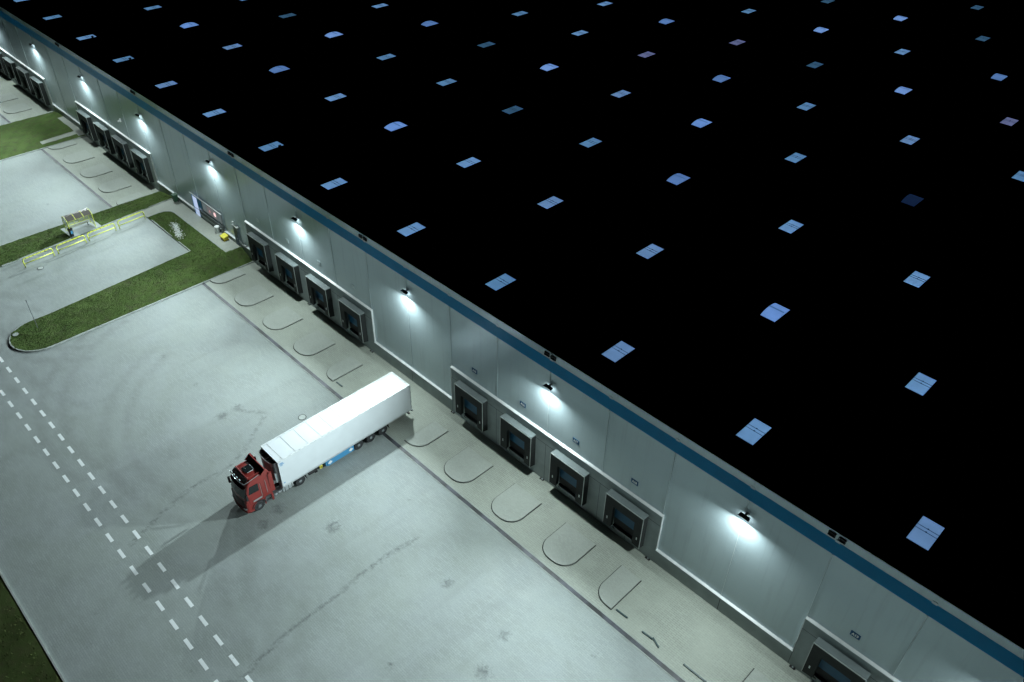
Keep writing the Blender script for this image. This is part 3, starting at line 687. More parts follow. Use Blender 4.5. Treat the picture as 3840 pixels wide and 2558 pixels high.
# manhole covers
for x, y, r, lab, z in ((-9.2, -10.87, .34, 'round manhole cover beside the trailer, left of its roof', 0), (-51.6, -18.9, .32, 'round manhole cover in the parking bay below the nearest yellow rail', H(-51.6, -18.9)+.02), (-40.5, -25.6, .30, 'pale round cover at the rounded tip of the lawn strip', .14)):
    t = empty('manhole_cover', (x, y, z), lab, 'manhole cover', 'manhole covers')
    MB().lathe([(0, 0), (r+.05, 0), (r+.05, .014), (r, .014), (r, .006), (0, .006)], (0, 0, 0), 'z', 28).build('ring', M_DARKC, t)
    m = MB(); m.lathe([(0, .006), (r*.96, .006), (r*.96, .022), (0, .022)], (0, 0, 0), 'z', 28); m.build('lid', M_MANH, t)

# ------------------------------------------------------------------ yellow rails
def make_rail():
    t = empty('safety_rail', (0, 0, 0)); L_ = 3.36
    def ar(cy, a0, a1, z0=.83): return [(0, cy+.25*math.cos(R(a0+(a1-a0)*k/6)), z0+.25*math.sin(R(a0+(a1-a0)*k/6))) for k in range(7)]
    MB().tube([(0, 0, 0)]+[(0, .25-.25*math.cos(R(90*k/6)), .83+.25*math.sin(R(90*k/6))) for k in range(7)]+[(0, L_-.25+.25*math.sin(R(90*k/6)), .83+.25*math.cos(R(90*k/6))) for k in range(7)]+[(0, L_, 0)], .065, 10).build('frame', M_YEL, t, smooth=True)
    MB().tube([(0, .03, .45), (0, L_-.03, .45)], .055, 10).build('mid_rail', M_YEL, t, smooth=True)
    for k in range(7):
        y = .34+.447*k
        MB().tube([(0, y-.025, 1.08), (0, y+.025, 1.08)], .065, 10).build('black_band', M_BLACK, t)
    for k in range(6):
        y = .34+.447*(k+.5); MB().tube([(0, y-.18, 1.08), (0, y+.18, 1.08)], .078, 10).build('sleeve', M_YEL, t)
    for y in (0, L_): MB().lathe([(0, 0), (.10, 0), (.10, .012), (0, .012)], (0, y, 0), 'z', 14).build('foot_plate', M_STEEL, t)
    return t
rp = make_rail()
for i, (ya, lab) in enumerate(((-20.07, 'yellow tubular rail farthest from the building, lowest of the four in the photo'), (-16.19, 'second yellow tubular rail from the low end of the row, just below the curved shelter'),
                 (-12.44, 'third yellow tubular rail from the low end, right in front of the shelter'), (-8.6, 'yellow tubular rail closest to the building, top end of the row'))):
    o = rp if i == 0 else copy_tree(rp)
    o.location = (-53.05, ya, H(-53.05, ya)+.02); o.rotation_euler = (math.atan(.045), 0, 0); tag(o, lab, 'rail', 'yellow rails beside the parking bay')

# ------------------------------------------------------------------ smoking shelter with curved roof
sh = empty('smoking_shelter', (-56.6, -12.0, H(-56, -12)+.05), 'open shelter with a curved smoked roof and yellow frame on the lawn edge', 'shelter')
def hoop(y): return [(.95, y, 1.95), (.75, y, 2.12), (.45, y, 2.26), (.1, y, 2.32), (-.3, y, 2.28), (-.65, y, 2.1), (-.85, y, 1.85)]
for k in range(4):
    y = -1.5+1.0*k
    fr = MB(); fr.tube(hoop(y), .035, 8); fr.build('hoop', M_YEL, sh)
for k in range(3):
    y0 = -1.5+1.0*k; h0, h1 = hoop(y0+.03), hoop(y0+.97); m = MB()
    for a, b_, c, d in zip(h0[:-1], h0[1:], h1[1:], h1[:-1]):
        m.hexa([a, b_, c, d], [(p[0], p[1], p[2]+.02) for p in (a, b_, c, d)])
    m.build('roof_panel', M_SMOKE, sh)
for y in (-1.5, 1.5):
    po = MB(); po.tube([(.92, y, 0), (.92, y, 1.96)], .035, 8); po.tube([(-.85, y, 0), (-.85, y, 1.86)], .035, 8); po.tube([(-.85, y, .25), (.92, y, .25)], .025, 8); po.build('post', M_YEL, sh)
    MB().box((-.82, y-.01, .3), (.86, y+.01, 1.85)).build('side_pane', M_GLASSC, sh)
bp_ = MB(); bp_.tube([(.92, -1.5, 1.96), (.92, 1.5, 1.96)], .03, 8); bp_.tube([(-.85, -1.5, 1.86), (-.85, 1.5, 1.86)], .03, 8); bp_.tube([(-.85, -1.5, .55), (-.85, 1.5, .55)], .03, 8); bp_.build('beam', M_YEL, sh)
for k in range(5):
    y = -1.2+.6*k; MB().box((-.84, y-.27, .6), (-.82, y+.27, 1.8)).build('back_pane', M_GLASSC, sh)
    if k < 4: MB().box((-.85, y+.285, .55), (-.81, y+.315, 1.85)).build('mullion', M_YEL, sh)
be = MB()
for k in range(3): be.box((-.7+.12*k, -1.25, .44), (-.6+.12*k, 1.25, .48))
b = be.build('bench', mat('bench_wood', (.32, .34, .25), .7), sh)
bl = MB(); bl.box((-.65, -1.1, 0), (-.45, -1.04, .44)); bl.box((-.65, 1.04, 0), (-.45, 1.1, .44)); bl.build('bench_leg', M_STEEL, b)
t = empty('litter_bin', (-55.75, -13.45, H(-55.7, -13.4)+.06), 'dark litter bin with a blue front at the corner of the curved shelter', 'bin')
MB().lathe([(0, 0), (.22, 0), (.26, .95), (0, .95)], (0, 0, 0), 'z', 18).build('body', mat('bin_dark', (.02, .03, .035), .6), t)
MB().lathe([(0, .95), (.29, .95), (.27, 1.05), (.12, 1.1), (0, 1.1)], (0, 0, 0), 'z', 18).build('lid', M_BLACK, t)
MB().box((.16, -.1, .45), (.27, .12, .85)).build('label_plate', M_LBLUE, t)

# thin pole on the lawn strip
t = empty('sign_pole', (-40.16, -23.48, .1), 'thin grey pole standing near the rounded tip of the lawn strip', 'pole')
MB().tube([(0, 0, 0), (0, 0, 3.5)], .035, 8).build('mast', M_STEEL, t); MB().box((-.06, -.05, 3.3), (.06, .05, 3.6)).build('sensor', M_STEEL, t)

# things on the footpath by the entrance
t = empty('green_bin', (-54.2, -.45, .98), 'dark green wheeled bin against the wall left of the entrance', 'bin')
MB().hexa([(-.24, -.28, .08), (.24, -.28, .08), (.24, .22, .08), (-.24, .22, .08)], [(-.3, -.36, .98), (.3, -.36, .98), (.3, .3, .98), (-.3, .3, .98)]).build('body', M_GREEN, t, bevel=.02)
MB().hexa([(-.32, -.39, .98), (.32, -.39, .98), (.32, .32, .98), (-.32, .32, .98)], [(-.28, -.33, 1.06), (.28, -.33, 1.06), (.28, .30, 1.10), (-.28, .30, 1.10)]).build('lid', M_GREEN, t, bevel=.02)
for s in (-1, 1): MB().lathe([(0, 0), (.09, 0), (.09, .05), (0, .05)], (s*.22, .2, .09), 'x', 14, s).build('wheel', M_BLACK, t)
t = empty('white_bin', (-43.35, -.42, .98), 'white round-topped bin on the footpath right of the window band', 'bin')
MB().lathe([(0, 0), (.26, 0), (.30, .75), (0, .75)], (0, 0, 0), 'z', 20).build('body', M_ALU, t)
MB().lathe([(0, .75), (.34, .75), (.34, .90), (.2, .98), (0, 1.0)], (0, 0, 0), 'z', 20).build('lid', M_WHITE, t)
t = empty('ashtray_post', (-42.55, -.3, .98), 'small metal ashtray post between the white bin and the yellow box', 'ashtray')
MB().tube([(0, 0, 0), (0, 0, .8)], .04, 8).build('post', M_STEEL, t); MB().box((-.14, -.08, .8), (.14, .08, .9)).build('tray', M_CHROME, t)
t = empty('grit_box', (-41.35, -.62, .98), 'yellow grit box with a sloping lid on the footpath', 'grit box')
MB().hexa([(-.42, -.30, 0), (.42, -.30, 0), (.42, .28, 0), (-.42, .28, 0)], [(-.48, -.36, .42), (.48, -.36, .42), (.48, .32, .55), (-.48, .32, .55)]).build('body', mat('grit_yellow', (.55, .42, .03), .5), t, bevel=.02)
MB().hexa([(-.5, -.40, .42), (.5, -.40, .42), (.5, .34, .56), (-.5, .34, .56)], [(-.46, -.36, .50), (.46, -.36, .50), (.46, .32, .66), (-.46, .32, .66)]).build('lid', mat('grit_yellow_lid', (.72, .66, .06), .45), t, bevel=.02)
t = empty('steel_door', (-39.0, YF, .98), 'narrow blue steel door at the right end of the footpath', 'door')
MB().box((-.42, -.06, 0), (.42, -.008, 2.62)).build('leaf', M_NAVY, t); MB().box((-.50, -.12, 2.62), (.50, -.008, 2.70)).build('drip_cap', M_ALU, t); MB().tube([(.3, -.1, 1.0), (.3, -.1, 1.15)], .02, 6).build('handle', M_CHROME, t)
t = empty('bulkhead_lamp', (-39.2, YP, 4.1), 'small white globe lamp above the blue steel door', 'lamp')
MB().lathe([(0, -.16), (.1, -.12), (.15, 0), (.1, .12), (0, .16)], (0, -.22, 0), 'z', 16).build('globe', M_WHITE, t, smooth=True); MB().box((-.04, -.2, -.04), (.04, -.001, .04)).build('arm', M_STEEL, t)
t = empty('camera_box', (-38.25, YP, 3.75), 'small pale camera box right of the globe lamp', 'camera')
MB().box((-.09, -.42, -.07), (.09, -.12, .08)).build('body', M_WHITE, t); MB().box((-.03, -.2, -.03), (.03, -.001, .03)).build('arm', M_STEEL, t)
t = empty('camera_box', (-67.5, YP, 7.8), 'small white camera bracket high on the wall above the docks between the lawns', 'camera')
MB().box((-.10, -.5, -.1), (.10, -.12, .1)).build('body', M_WHITE, t); MB().box((-.04, -.2, -.22), (.04, -.001, .3)).build('arm', M_WHITE, t)

# ------------------------------------------------------------------ the truck
TO = (-3.36, -12.0, 0.0)
tr = empty('semi_truck', TO, 'red semi truck towing a long white refrigerated trailer backed towards the docks', 'truck')
def tb(mb, name, m, parent=tr, **k): return mb.build(name, m, parent, TO, **k)
XL, XR = -4.66, -2.05; YB, YFR = -3.40, -17.28; ZB, ZTOP = 0.98, 4.06
bd = MB(); bd.box((XL, YFR, ZB+.12), (XR, YB, ZTOP-.02)); box = tb(bd, 'trailer_body', M_TRAIL, bevel=.03)
rr_ = MB()
rr_.box((XL-.012, YFR, ZTOP-.10), (XL+.09, YB, ZTOP+.012)); rr_.box((XR-.09, YFR, ZTOP-.10), (XR+.012, YB, ZTOP+.012)); rr_.box((XL+.09, YFR-.01, ZTOP-.10), (XR-.09, YFR+.08, ZTOP+.010)); rr_.box((XL+.09, YB-.08, ZTOP-.10), (XR-.09, YB+.01, ZTOP+.010))
tb(rr_, 'roof_rail', mat('rail_white', (.60, .64, .65), .4), box)
sm = MB()
for k in range(10): y = -16.75+1.275*k; sm.box((XL+.1, y-.016, ZTOP-.02), (XR-.1, y+.016, ZTOP-.008)) 
tb(sm, 'roof_seam', mat('seam_grey', (.48, .51, .51), .6), box)
br = MB(); br.box((XL-.008, YFR, ZB), (XL+.12, YB, ZB+.12)); br.box((XR-.12, YFR, ZB), (XR+.008, YB, ZB+.12)); tb(br, 'side_rail', mat('rail_grey', (.50, .54, .55), .4, metal=.3), box)
fb = MB(); fb.box((XL+.12, YFR+.05, ZB), (XR-.12, YB-.05, ZB+.11)); tb(fb, 'floor', M_BLACK, box)
# rear: frame, door bars, hinges, lights
rf = MB(); rf.box((XL-.01, YB, ZB), (XR+.012, YB+.05, ZTOP+.01)); tb(rf, 'rear_door', mat('rear_frame', (.30, .33, .34), .45), box)
rb = MB()
for x in (XL+.35, XL+1.0, XR-1.0, XR-.35): rb.tube([(x, YB+.09, ZB+.1), (x, YB+.09, ZTOP-.15)], .022, 6)
for z in (1.3, 1.9, 2.5, 3.1, 3.7): rb.box((XR-.06, YB+.03, z), (XR+.03, YB+.07, z+.12))
tb(rb, 'door_bar', M_STEEL, box)
bu = MB(); bu.box((XL+.1, YB-.25, .45), (XR-.1, YB-.15, .58)); bu.box((XR-.18, YB+.02, ZB-.22), (XR+.02, YB+.16, ZB-.04)); bu.box((XL-.02, YB+.02, ZB-.22), (XL+.18, YB+.16, ZB-.04)); bu.box((XL+.6, YB-.24, .58), (XL+.7, YB-.16, ZB)); bu.box((XR-.7, YB-.24, .58), (XR-.6, YB-.16, ZB)); tb(bu, 'rear_bumper', M_STEEL)
for x in (XL+.3, XR-.3): tb(MB().box((x-.18, YB-.14, .46), (x+.18, YB-.11, .57)), 'tail_light', mat('tail_red', (.35, .03, .02), .3))
# lettering-like blue marks (unreadable in the photograph: plain blocks)
mk = MB()
for (y0, y1, z0, z1) in ((-17.14, -16.82, 3.70, 3.80), (-17.12, -16.72, 3.58, 3.66), (-17.10, -16.86, 3.46, 3.53), (-17.12, -16.97, 1.40, 1.52)): mk.box((XR+.001, y0, z0), (XR+.004, y1, z1))
tb(mk, 'blue_mark', mat('mark_blue', (.12, .30, .52), .5), box)
# fridge unit
ru = MB(); prof = []
n = 10
for k in range(n+1):
    a = math.pi*k/n; prof.append((-3.36-1.12*math.cos(a), YFR-.02-.50*math.sin(a)**.7))
ru.prism(prof, 1.75, 3.86); fu = tb(ru, 'fridge_unit', M_REEFER, bevel=.03)
ri = MB(); pts = [(x, y-.012, 3.88) for x, y in prof]; ri.tube(pts, .028, 6); tb(ri, 'cowl_edge', M_CHROME, fu)
ft = MB(); ft.prism([(x*.86-3.36*.14, YFR-.02+(y-YFR+.02)*.82) for x, y in prof], 3.861, 3.868); tb(ft, 'fan_recess', M_BLACK, fu)
fn = MB(); fn.lathe([(0, 0), (.17, 0), (.15, .05), (0, .07)], (-3.36, YFR-.20, 3.869), 'z', 20); fn.lathe([(0, 0), (.12, 0), (.11, .04), (0, .05)], (-2.95, YFR-.18, 3.869), 'z', 16); fn.box((-3.95, YFR-.30, 3.869), (-3.90, YFR-.05, 3.90)); fn.box((-2.83, YFR-.30, 3.869), (-2.78, YFR-.05, 3.90)); tb(fn, 'fan', mat('fan_grey', (.25, .28, .29), .5), fu)
gl = MB(); 
for k in range(7): gl.box((-2.52, YFR-.35, 3.45-.10*k), (-2.34, YFR-.20, 3.49-.10*k))
tb(gl, 'grille', M_BLACK, fu)
ex = MB(); ex.box((-2.46, YFR-.36, 1.7), (-2.28, YFR-.2, 2.75)); tb(ex, 'side_cover', M_CHROME, fu)
gb = MB(); gb.box((XL+.1, YFR-.035, ZB+.1), (XR-.1, YFR-.001, 1.74)); tb(gb, 'lower_bulkhead', mat('bulk_grey', (.24, .26, .27), .5), box)
# chassis
ch = MB(); ch.box((-3.86, -20.3, .62), (-3.70, -14.9, .88)); ch.box((-3.02, -20.3, .62), (-2.86, -14.9, .88)); ch.box((-3.9, -14.6, .72), (-3.75, -3.6, .97)); ch.box((-2.97, -14.6, .72), (-2.82, -3.6, .97))
for y in (-14, -12.5, -11, -9.5, -8, -6.5, -5): ch.box((-3.9, y-.05, .74), (-2.82, y+.05, .9))
ch.box((-4.3, -16.4, .88), (-2.4, -14.9, .97)); tb(ch, 'chassis', M_BLACK)
def wheel(x, y, r, s, w=.32, front=False):
    t = MB(); t.lathe([(r*.56, 0), (r*.9, -.01), (r*.98, .03), (r, .07), (r, w-.07), (r*.98, w-.03), (r*.9, w), (r*.56, w)], (x, y, r), 'x', 36, -s)
    o = tb(t, 'wheel', M_TYRE, smooth=False)
    q = MB()
    if front: q.lathe([(r*.56, .012), (r*.52, .012), (r*.50, .05), (r*.34, .03), (r*.30, -.045), (r*.18, -.055), (0, -.055)], (x, y, r), 'x', 28, -s)
    else: q.lathe([(r*.57, .012), (r*.52, .012), (r*.50, .12), (r*.36, .13), (r*.30, .02), (r*.26, -.01), (r*.14, -.02), (0, -.02)], (x, y, r), 'x', 28, -s)
    tb(q, 'rim', M_RIM if not front else mat('front_rim', (.22, .24, .25), .4, metal=.5), o)
    nb = MB()
    for k in range(10):
        a = 2*math.pi*k/10; nb.box((x-s*.0, y+r*.42*math.cos(a)-.012, r+r*.42*math.sin(a)-.012), (x-s*.10, y+r*.42*math.cos(a)+.012, r+r*.42*math.sin(a)+.012))
    tb(nb, 'wheel_nut', M_CHROME, o)
for s, x in ((1, -2.10), (-1, -4.62)):
    for y in (-9.46, -8.10, -6.74): wheel(x, y, .51, s, .38)
    wheel(x, -15.62, .50, s, .34)
    wheel(x-.02*s, -19.58, .51, s, .32, True)
ax = MB()
for y in (-9.46, -8.1, -6.74, -15.62, -19.58): ax.tube([(-4.5, y, .5), (-2.2, y, .5)], .07, 10)
tb(ax, 'axle', M_BLACK)
# mudguards and flaps
for (y, z0) in ((-9.46, 1), (-15.62, 1)):
    pass
mg = MB()
for s, xa, xb in ((1, -2.45, -2.08), (-1, -4.64, -4.27)):
    pts = [(-15.62+.62*math.cos(R(a)), .50+.60*math.sin(R(a))) for a in range(15, 181, 15)]
    for (a, b_) in zip(pts[:-1], pts[1:]):
        mg.quad((xa, *a), (xb, *a), (xb, *b_), (xa, *b_)); mg.quad((xa, a[0], a[1]+.02), (xb, a[0], a[1]+.02), (xb, b_[0], b_[1]+.02), (xa, b_[0], b_[1]+.02))
    mg.hexa([(xa, -14.98, .32), (xb, -14.98, .32), (xb, -14.95, .32), (xa, -14.95, .32)], [(xa, -15.04, .70), (xb, -15.04, .70), (xb, -15.01, .70), (xa, -15.01, .70)])
    mg.hexa([(xa, -6.05, .35), (xb, -6.05, .35), (xb, -6.02, .35), (xa, -6.02, .35)], [(xa, -6.16, .97), (xb, -6.16, .97), (xb, -6.13, .97), (xa, -6.13, .97)])
tb(mg, 'mudguard', M_BLACK)
# pallet box with two white plates each side
for s, x0, x1 in ((1, -2.55, -2.07), (-1, -4.64, -4.16)):
    p = MB(); p.box((x0, -12.86, .30), (x1, -10.02, .97)); o = tb(p, 'pallet_box', M_LBLUE, bevel=.02)
    q = MB(); xf = -2.07+.003 if s > 0 else -4.64-.003
    for yc in (-12.55, -10.35): q.quad((xf, yc-.25, .60), (xf, yc-.02, .42), (xf, yc+.23, .62), (xf, yc, .84))
    tb(q, 'white_plate', M_WHITE, o)
    e = MB(); e.box((x0, -13.02, .42), (x1, -12.90, .97)); tb(e, 'end_plate', M_LBLUE, o)
yb = MB(); yb.box((-2.32, -13.62, .52), (-2.10, -13.34, .86)); o = tb(yb, 'control_box', mat('control_yellow', (.60, .52, .06), .5)); tb(MB().box((-2.099, -13.55, .62), (-2.095, -13.42, .74)), 'dial', M_BLACK, o)
for s, x in ((1, -2.42), (-1, -4.30)):
    lg = MB(); lg.box((x-.07, -13.98, .22), (x+.07, -13.84, .97)); lg.box((x-.14, -14.05, .18), (x+.14, -13.78, .24)); lg.hexa([(x-.04, -14.6, .9), (x+.04, -14.6, .9), (x+.04, -14.5, .97), (x-.04, -14.5, .97)], [(x-.04, -13.98, .45), (x+.04, -13.98, .45), (x+.04, -13.9, .5), (x-.04, -13.9, .5)]); tb(lg, 'landing_leg', M_BLACK)
sp = MB(); sp.tube([(-2.25, -14.7, .62), (-2.25, -13.9, .62)], .16, 14); tb(sp, 'air_tank', M_BLACK)
# fuel tank
for s, x0, x1 in ((1, -2.68, -2.10), (-1, -4.62, -4.04)):
    ft = MB(); ft.box((x0, -17.35, .38), (x1, -16.28, .96)); o = tb(ft, 'fuel_tank', mat('tank_aluminium', (.42, .46, .47), .38, metal=.35), bevel=.10, seg=4)
    st_ = MB()
    for y in (-17.12, -16.76, -16.44): st_.box((x0-.012, y-.025, .37), (x1+.012, y+.025, .975))
    tb(st_, 'strap', M_BLACK, o)
    ct = MB(); ct.lathe([(0, 0), (.11, 0), (.13, .06), (.13, .30), (.11, .36), (0, .36)], ((x0+x1)/2+s*.15, -17.75, .62), 'y', 16); ct.lathe([(0, 0), (.11, 0), (.13, .06), (.13, .26), (.11, .3), (0, .3)], ((x0+x1)/2+s*.15, -18.12, .58), 'y', 16); ct.box((x0+.1, -18.2, .72), (x1-.05, -17.4, .80)); tb(ct, 'air_tank', M_STEEL)

# --- cab: lofted across its width so the nose is bowed
CX = -3.36; HWc = 1.23
side = [(-20.62, .30), (-20.78, .42), (-20.80, .95), (-20.76, 1.30), (-20.72, 1.92), (-20.42, 3.02), (-20.30, 3.30), (-20.05, 3.62), (-19.80, 3.76), (-19.2, 3.80), (-18.62, 3.80),
        (-18.40, 3.70), (-18.30, 3.45), (-18.28, 1.12), (-18.85, 1.12), (-18.95, .98), (-19.05, .98)]
side += [(-19.58+.60*math.cos(R(a)), .52+.60*math.sin(R(a))) for a in range(50, 181, 13)]
side += [(-20.19, .30)]
ns = len(side)
stations = [-1.0, -.97, -.85, -.6, -.3, 0, .3, .6, .85, .97, 1.0]
cv = []; cf = []
for t_ in stations:
    for (y, z) in side:
        at = abs(t_); hw = HWc
        if z > 2.0: hw = HWc-.02-.075*((z-2.0)/1.8)**1.5*1.2
        # bow of the front, rounding of the corners, roof crown
        yy = y; zz = z
        if y < -19.9:
            yy = y+.16*at**2+(.14 if at > .98 else 0.05*(at > .9))
        if z > 3.3: zz = z-.07*at**2-(.10 if at > .98 else .03*(at > .9))
        cv.append((CX+t_*hw, yy, zz))
for i in range(len(stations)-1):
    for k in range(ns): cf.append((i*ns+k, i*ns+(k+1) % ns, (i+1)*ns+(k+1) % ns, (i+1)*ns+k))
cf.append(tuple(range(ns-1, -1, -1))); cf.append(tuple((len(stations)-1)*ns+k for k in range(ns)))
c = MB(); c.add(cv, cf); cab = tb(c, 'cab', M_RED, bevel=.02)
def nose(y, z, t_, d=.012):   # a point on the bowed front
    at = abs(t_); hw = HWc
    if z > 2.0: hw = HWc-.02-.09*((z-2.0)/1.8)**1.5
    return (CX+t_*hw, y+.16*at**2+(.05 if at > .9 else 0)-d, z)
def yfront(z):
    zs = [.42, .95, 1.30, 1.92, 3.02, 3.30]; ys_ = [-20.78, -20.80, -20.76, -20.72, -20.42, -20.30]
    return float(np.interp(z, zs, ys_))
def nosepanel(z0, z1, ta, tb_, name, m, parent=cab, d=.015, n=8):
    p = MB()
    for i in range(n):
        a, b_ = ta+(tb_-ta)*i/n, ta+(tb_-ta)*(i+1)/n
        p.hexa([nose(yfront(z0), z0, a, d), nose(yfront(z0), z0, b_, d), nose(yfront(z0), z0, b_, -.03), nose(yfront(z0), z0, a, -.03)],
               [nose(yfront(z1), z1, a, d), nose(yfront(z1), z1, b_, d), nose(yfront(z1), z1, b_, -.03), nose(yfront(z1), z1, a, -.03)])
    return tb(p, name, m, parent)
nosepanel(2.02, 2.95, -.9, .9, 'windscreen', M_GLASSD)
nosepanel(.98, 1.70, -.80, .80, 'grille', mat('grille_black', (.015, .012, .012), .5), d=.02)
for z in (1.12, 1.30, 1.48): nosepanel(z, z+.035, -.78, .78, 'grille_bar', M_RED2, d=.035)
nosepanel(.36, .80, -.97, .97, 'bumper', M_RED2, d=.05)
nosepanel(.46, .66, -.35, .35, 'number_plate', M_BLACK, d=.065)
for s in (-1, 1): nosepanel(.68, .90, s*.94, s*.66, 'headlight', M_CHROME, d=.06, n=4)
for s in (-.45, .1): 
    wp = MB(); wp.tube([nose(yfront(2.06), 2.06, s, .03), nose(yfront(2.5), 2.5, s+.38, .03)], .012, 6); tb(wp, 'wiper', M_BLACK, cab)
vz = MB()
for i in range(8):
    a, b_ = -.92+1.84*i/8, -.92+1.84*(i+1)/8
    vz.hexa([nose(-20.62, 2.98, a, 0), nose(-20.62, 2.98, b_, 0), nose(-20.38, 3.08, b_, 0), nose(-20.38, 3.08, a, 0)], [nose(-20.60, 3.02, a, 0), nose(-20.60, 3.02, b_, 0), nose(-20.36, 3.14, b_, 0), nose(-20.36, 3.14, a, 0)])
tb(vz, 'sun_visor', mat('visor_dark', (.05, .012, .012), .3), cab)
# roof: front tray with bar and lamps, hatch, rails
ty_ = MB(); ty_.hexa([(CX-1.0, -20.20, 3.44), (CX+1.0, -20.20, 3.44), (CX+1.0, -19.93, 3.72), (CX-1.0, -19.93, 3.72)], [(CX-1.0, -20.24, 3.47), (CX+1.0, -20.24, 3.47), (CX+1.0, -19.95, 3.76), (CX-1.0, -19.95, 3.76)]); tb(ty_, 'roof_tray', mat('tray_dark', (.035, .010, .010), .5), cab)
lb = MB(); lb.tube([(CX-1.12, -20.10, 3.52), (CX-1.10, -20.34, 3.58), (CX-.6, -20.46, 3.60), (CX, -20.50, 3.60), (CX+.6, -20.46, 3.60), (CX+1.10, -20.34, 3.58), (CX+1.14, -20.10, 3.60), (CX+1.14, -19.0, 3.78)], .024, 8); tb(lb, 'light_bar', M_CHROME, cab)
for k in range(4):
    x = CX-.75+.42*k; q = MB(); q.lathe([(0, 0), (.10, 0), (.11, .03), (.08, .11), (0, .12)], (x, -20.42, 3.68), 'y', 16); tb(q, 'spotlight', mat('spot_glass', (.13, .17, .17), .4), cab)
rg = MB(); rg.box((CX-1.0, -19.90, 3.76), (CX+1.0, -19.84, 3.83)); rg.box((CX+.86, -19.85, 3.74), (CX+.92, -18.75, 3.80)); rg.box((CX-.92, -19.85, 3.74), (CX-.86, -18.75, 3.80)); tb(rg, 'roof_rib', M_RED, cab, bevel=.015)
hp = [(CX-.40, -19.68), (CX+.28, -19.68), (CX+.40, -19.56), (CX+.40, -19.06), (CX+.28, -18.94), (CX-.28, -18.94), (CX-.40, -19.06)]
ht = MB(); ht.prism(hp, 3.802, 3.86); o = tb(ht, 'roof_hatch', M_GLASSD, cab, bevel=.02)
hr = MB(); hr.tube([(x, y, 3.835) for x, y in hp[2:6]], .022, 6); hr.tube([(CX-.3, -19.5, 3.88), (CX-.08, -19.42, 3.88)], .015, 6); tb(hr, 'hatch_rim', M_CHROME, o)
# deflector across the rear of the roof, with raised corner fins
df = MB()
df.hexa([(CX-1.16, -18.72, 3.72), (CX+1.16, -18.72, 3.72), (CX+1.16, -18.58, 3.70), (CX-1.16, -18.58, 3.70)], [(CX-1.18, -18.42, 4.00), (CX+1.18, -18.42, 4.00), (CX+1.18, -18.36, 3.98), (CX-1.18, -18.36, 3.98)])
tb(df, 'roof_deflector', mat('deflector_dark', (.07, .012, .012), .5), cab, bevel=.01)
de = MB(); de.box((CX-1.2, -18.44, 3.985), (CX+1.2, -18.36, 4.03)); de.prismx([(-18.9, 3.66), (-18.45, 4.02), (-18.30, 4.02), (-18.12, 3.60), (-18.2, 3.3)], CX-1.24, CX-1.17); de.prismx([(-18.9, 3.66), (-18.45, 4.0), (-18.30, 3.98), (-18.12, 3.60), (-18.2, 3.3)], CX+1.17, CX+1.22); tb(de, 'deflector_edge', M_RED, cab)
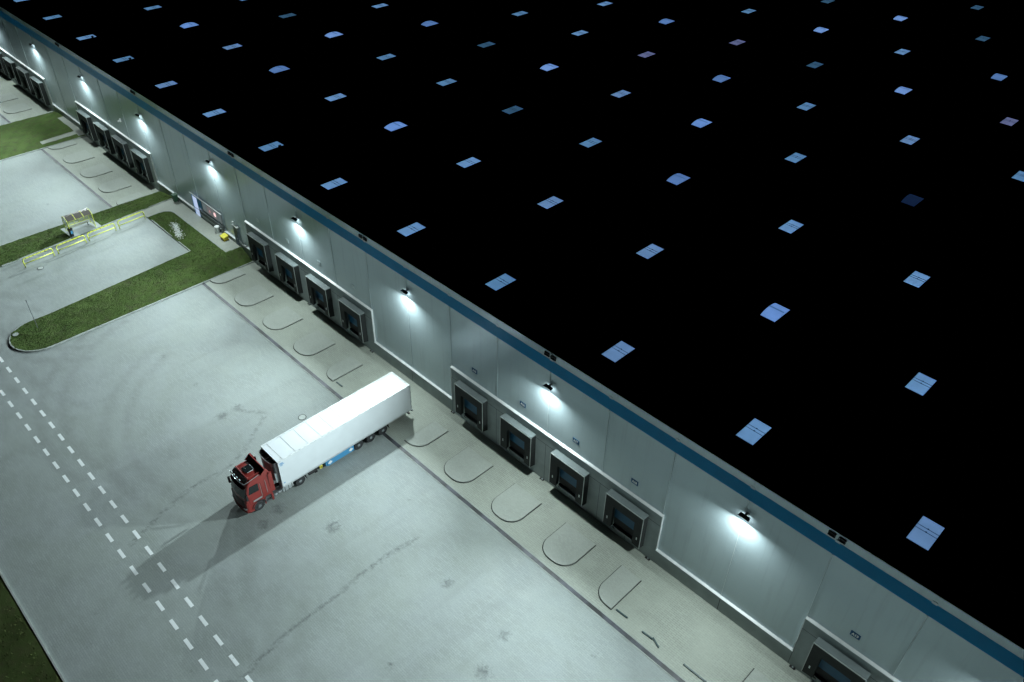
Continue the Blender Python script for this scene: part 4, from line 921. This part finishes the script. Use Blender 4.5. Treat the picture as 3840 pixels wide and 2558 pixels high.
# side fairings behind the cab
for s in (-1, 1):
    fa = MB(); x = CX+s*1.20; fa.hexa([(x-.02, -18.30, 1.25), (x+.02, -18.30, 1.25), (x+.02, -17.92, 1.22), (x-.02, -17.92, 1.22)], [(x-.02, -18.30, 3.6), (x+.02, -18.30, 3.6), (x+.02, -17.95, 3.45), (x-.02, -17.95, 3.45)]); tb(fa, 'side_fairing', M_RED, cab)
    # side window, door shuts, handles
    xo = CX+s*(HWc+.004)
    sw = MB(); zz = lambda z: s*(.02+.09*((z-2.0)/1.8)**1.5) if z > 2 else 0
    pts = [(-20.22, 2.28), (-19.28, 2.20), (-19.26, 2.98), (-20.02, 3.04)]
    sw.add([(xo-zz(z)+s*.006, y, z) for y, z in pts]+[(xo-zz(z)-s*.04, y, z) for y, z in pts], [(0, 1, 2, 3), (7, 6, 5, 4), (0, 1, 5, 4), (1, 2, 6, 5), (2, 3, 7, 6), (3, 0, 4, 7)]); tb(sw, 'side_window', M_GLASSD, cab)
    gr_ = MB()
    for (y, z0, z1) in ((-19.12, 1.35, 2.85), (-18.62, 1.45, 2.9)): gr_.hexa([(xo-s*.02, y-.018, z0), (xo+s*.012, y-.018, z0), (xo+s*.012, y+.018, z0), (xo-s*.02, y+.018, z0)], [(xo-zz(z1)-s*.02, y-.018, z1), (xo-zz(z1)+s*.012, y-.018, z1), (xo-zz(z1)+s*.012, y+.018, z1), (xo-zz(z1)-s*.02, y+.018, z1)])
    tb(gr_, 'grab_handle', mat('handle_grey', (.30, .22, .22), .4), cab)
    gp = MB()
    for (y0, y1, z0, z1) in ((-20.30, -20.285, 1.25, 2.1), (-19.06, -19.045, 1.2, 2.9), (-20.30, -19.05, 1.18, 1.195)): gp.box((xo-s*.01, y0, z0), (xo+s*.003, y1, z1))
    tb(gp, 'door_gap', M_BLACK, cab)
    np_ = MB(); np_.box((xo-s*.01, -19.98, 1.28), (xo+s*.03, -19.18, 1.44)); tb(np_, 'side_plate', M_CHROME, cab)
    wa = MB(); pts = [(-19.58+.61*math.cos(R(a)), .52+.61*math.sin(R(a))) for a in range(10, 186, 15)]; wa.tube([(xo, y, z) for y, z in pts], .035, 6); tb(wa, 'wheel_arch', M_BLACK, cab)
    stp = MB(); stp.box((CX+s*.95, -18.92, .42), (CX+s*1.22, -18.38, .48)); stp.box((CX+s*.95, -18.92, .74), (CX+s*1.20, -18.38, .80)); tb(stp, 'step', M_STEEL, cab)
    fe = MB(); fe.box((CX+s*1.05, -18.36, .28), (CX+s*1.24, -18.20, 1.12)); fe.box((CX+s*1.16, -19.02, .28), (CX+s*1.23, -18.95, .98)); tb(fe, 'step_panel', M_RED, cab)
    mi = MB(); mi.box((CX+s*1.30, -20.58, 2.00), (CX+s*1.48, -20.42, 2.66)); mi.tube([(CX+s*1.18, -20.35, 2.75), (CX+s*1.38, -20.5, 2.72)], .025, 6); mi.tube([(CX+s*1.2, -20.4, 1.98), (CX+s*1.38, -20.5, 1.96)], .025, 6); tb(mi, 'mirror', M_BLACK, cab, bevel=.02)
    co = MB(); co.box((CX+s*1.02, -20.62, 1.02), (CX+s*1.225, -20.5, 1.5)); tb(co, 'corner_deflector', M_RED, cab, bevel=.03)
bw = MB(); bw.box((CX-1.1, -18.27, 1.2), (CX+1.1, -18.24, 3.5)); tb(bw, 'rear_wall', M_RED2, cab)
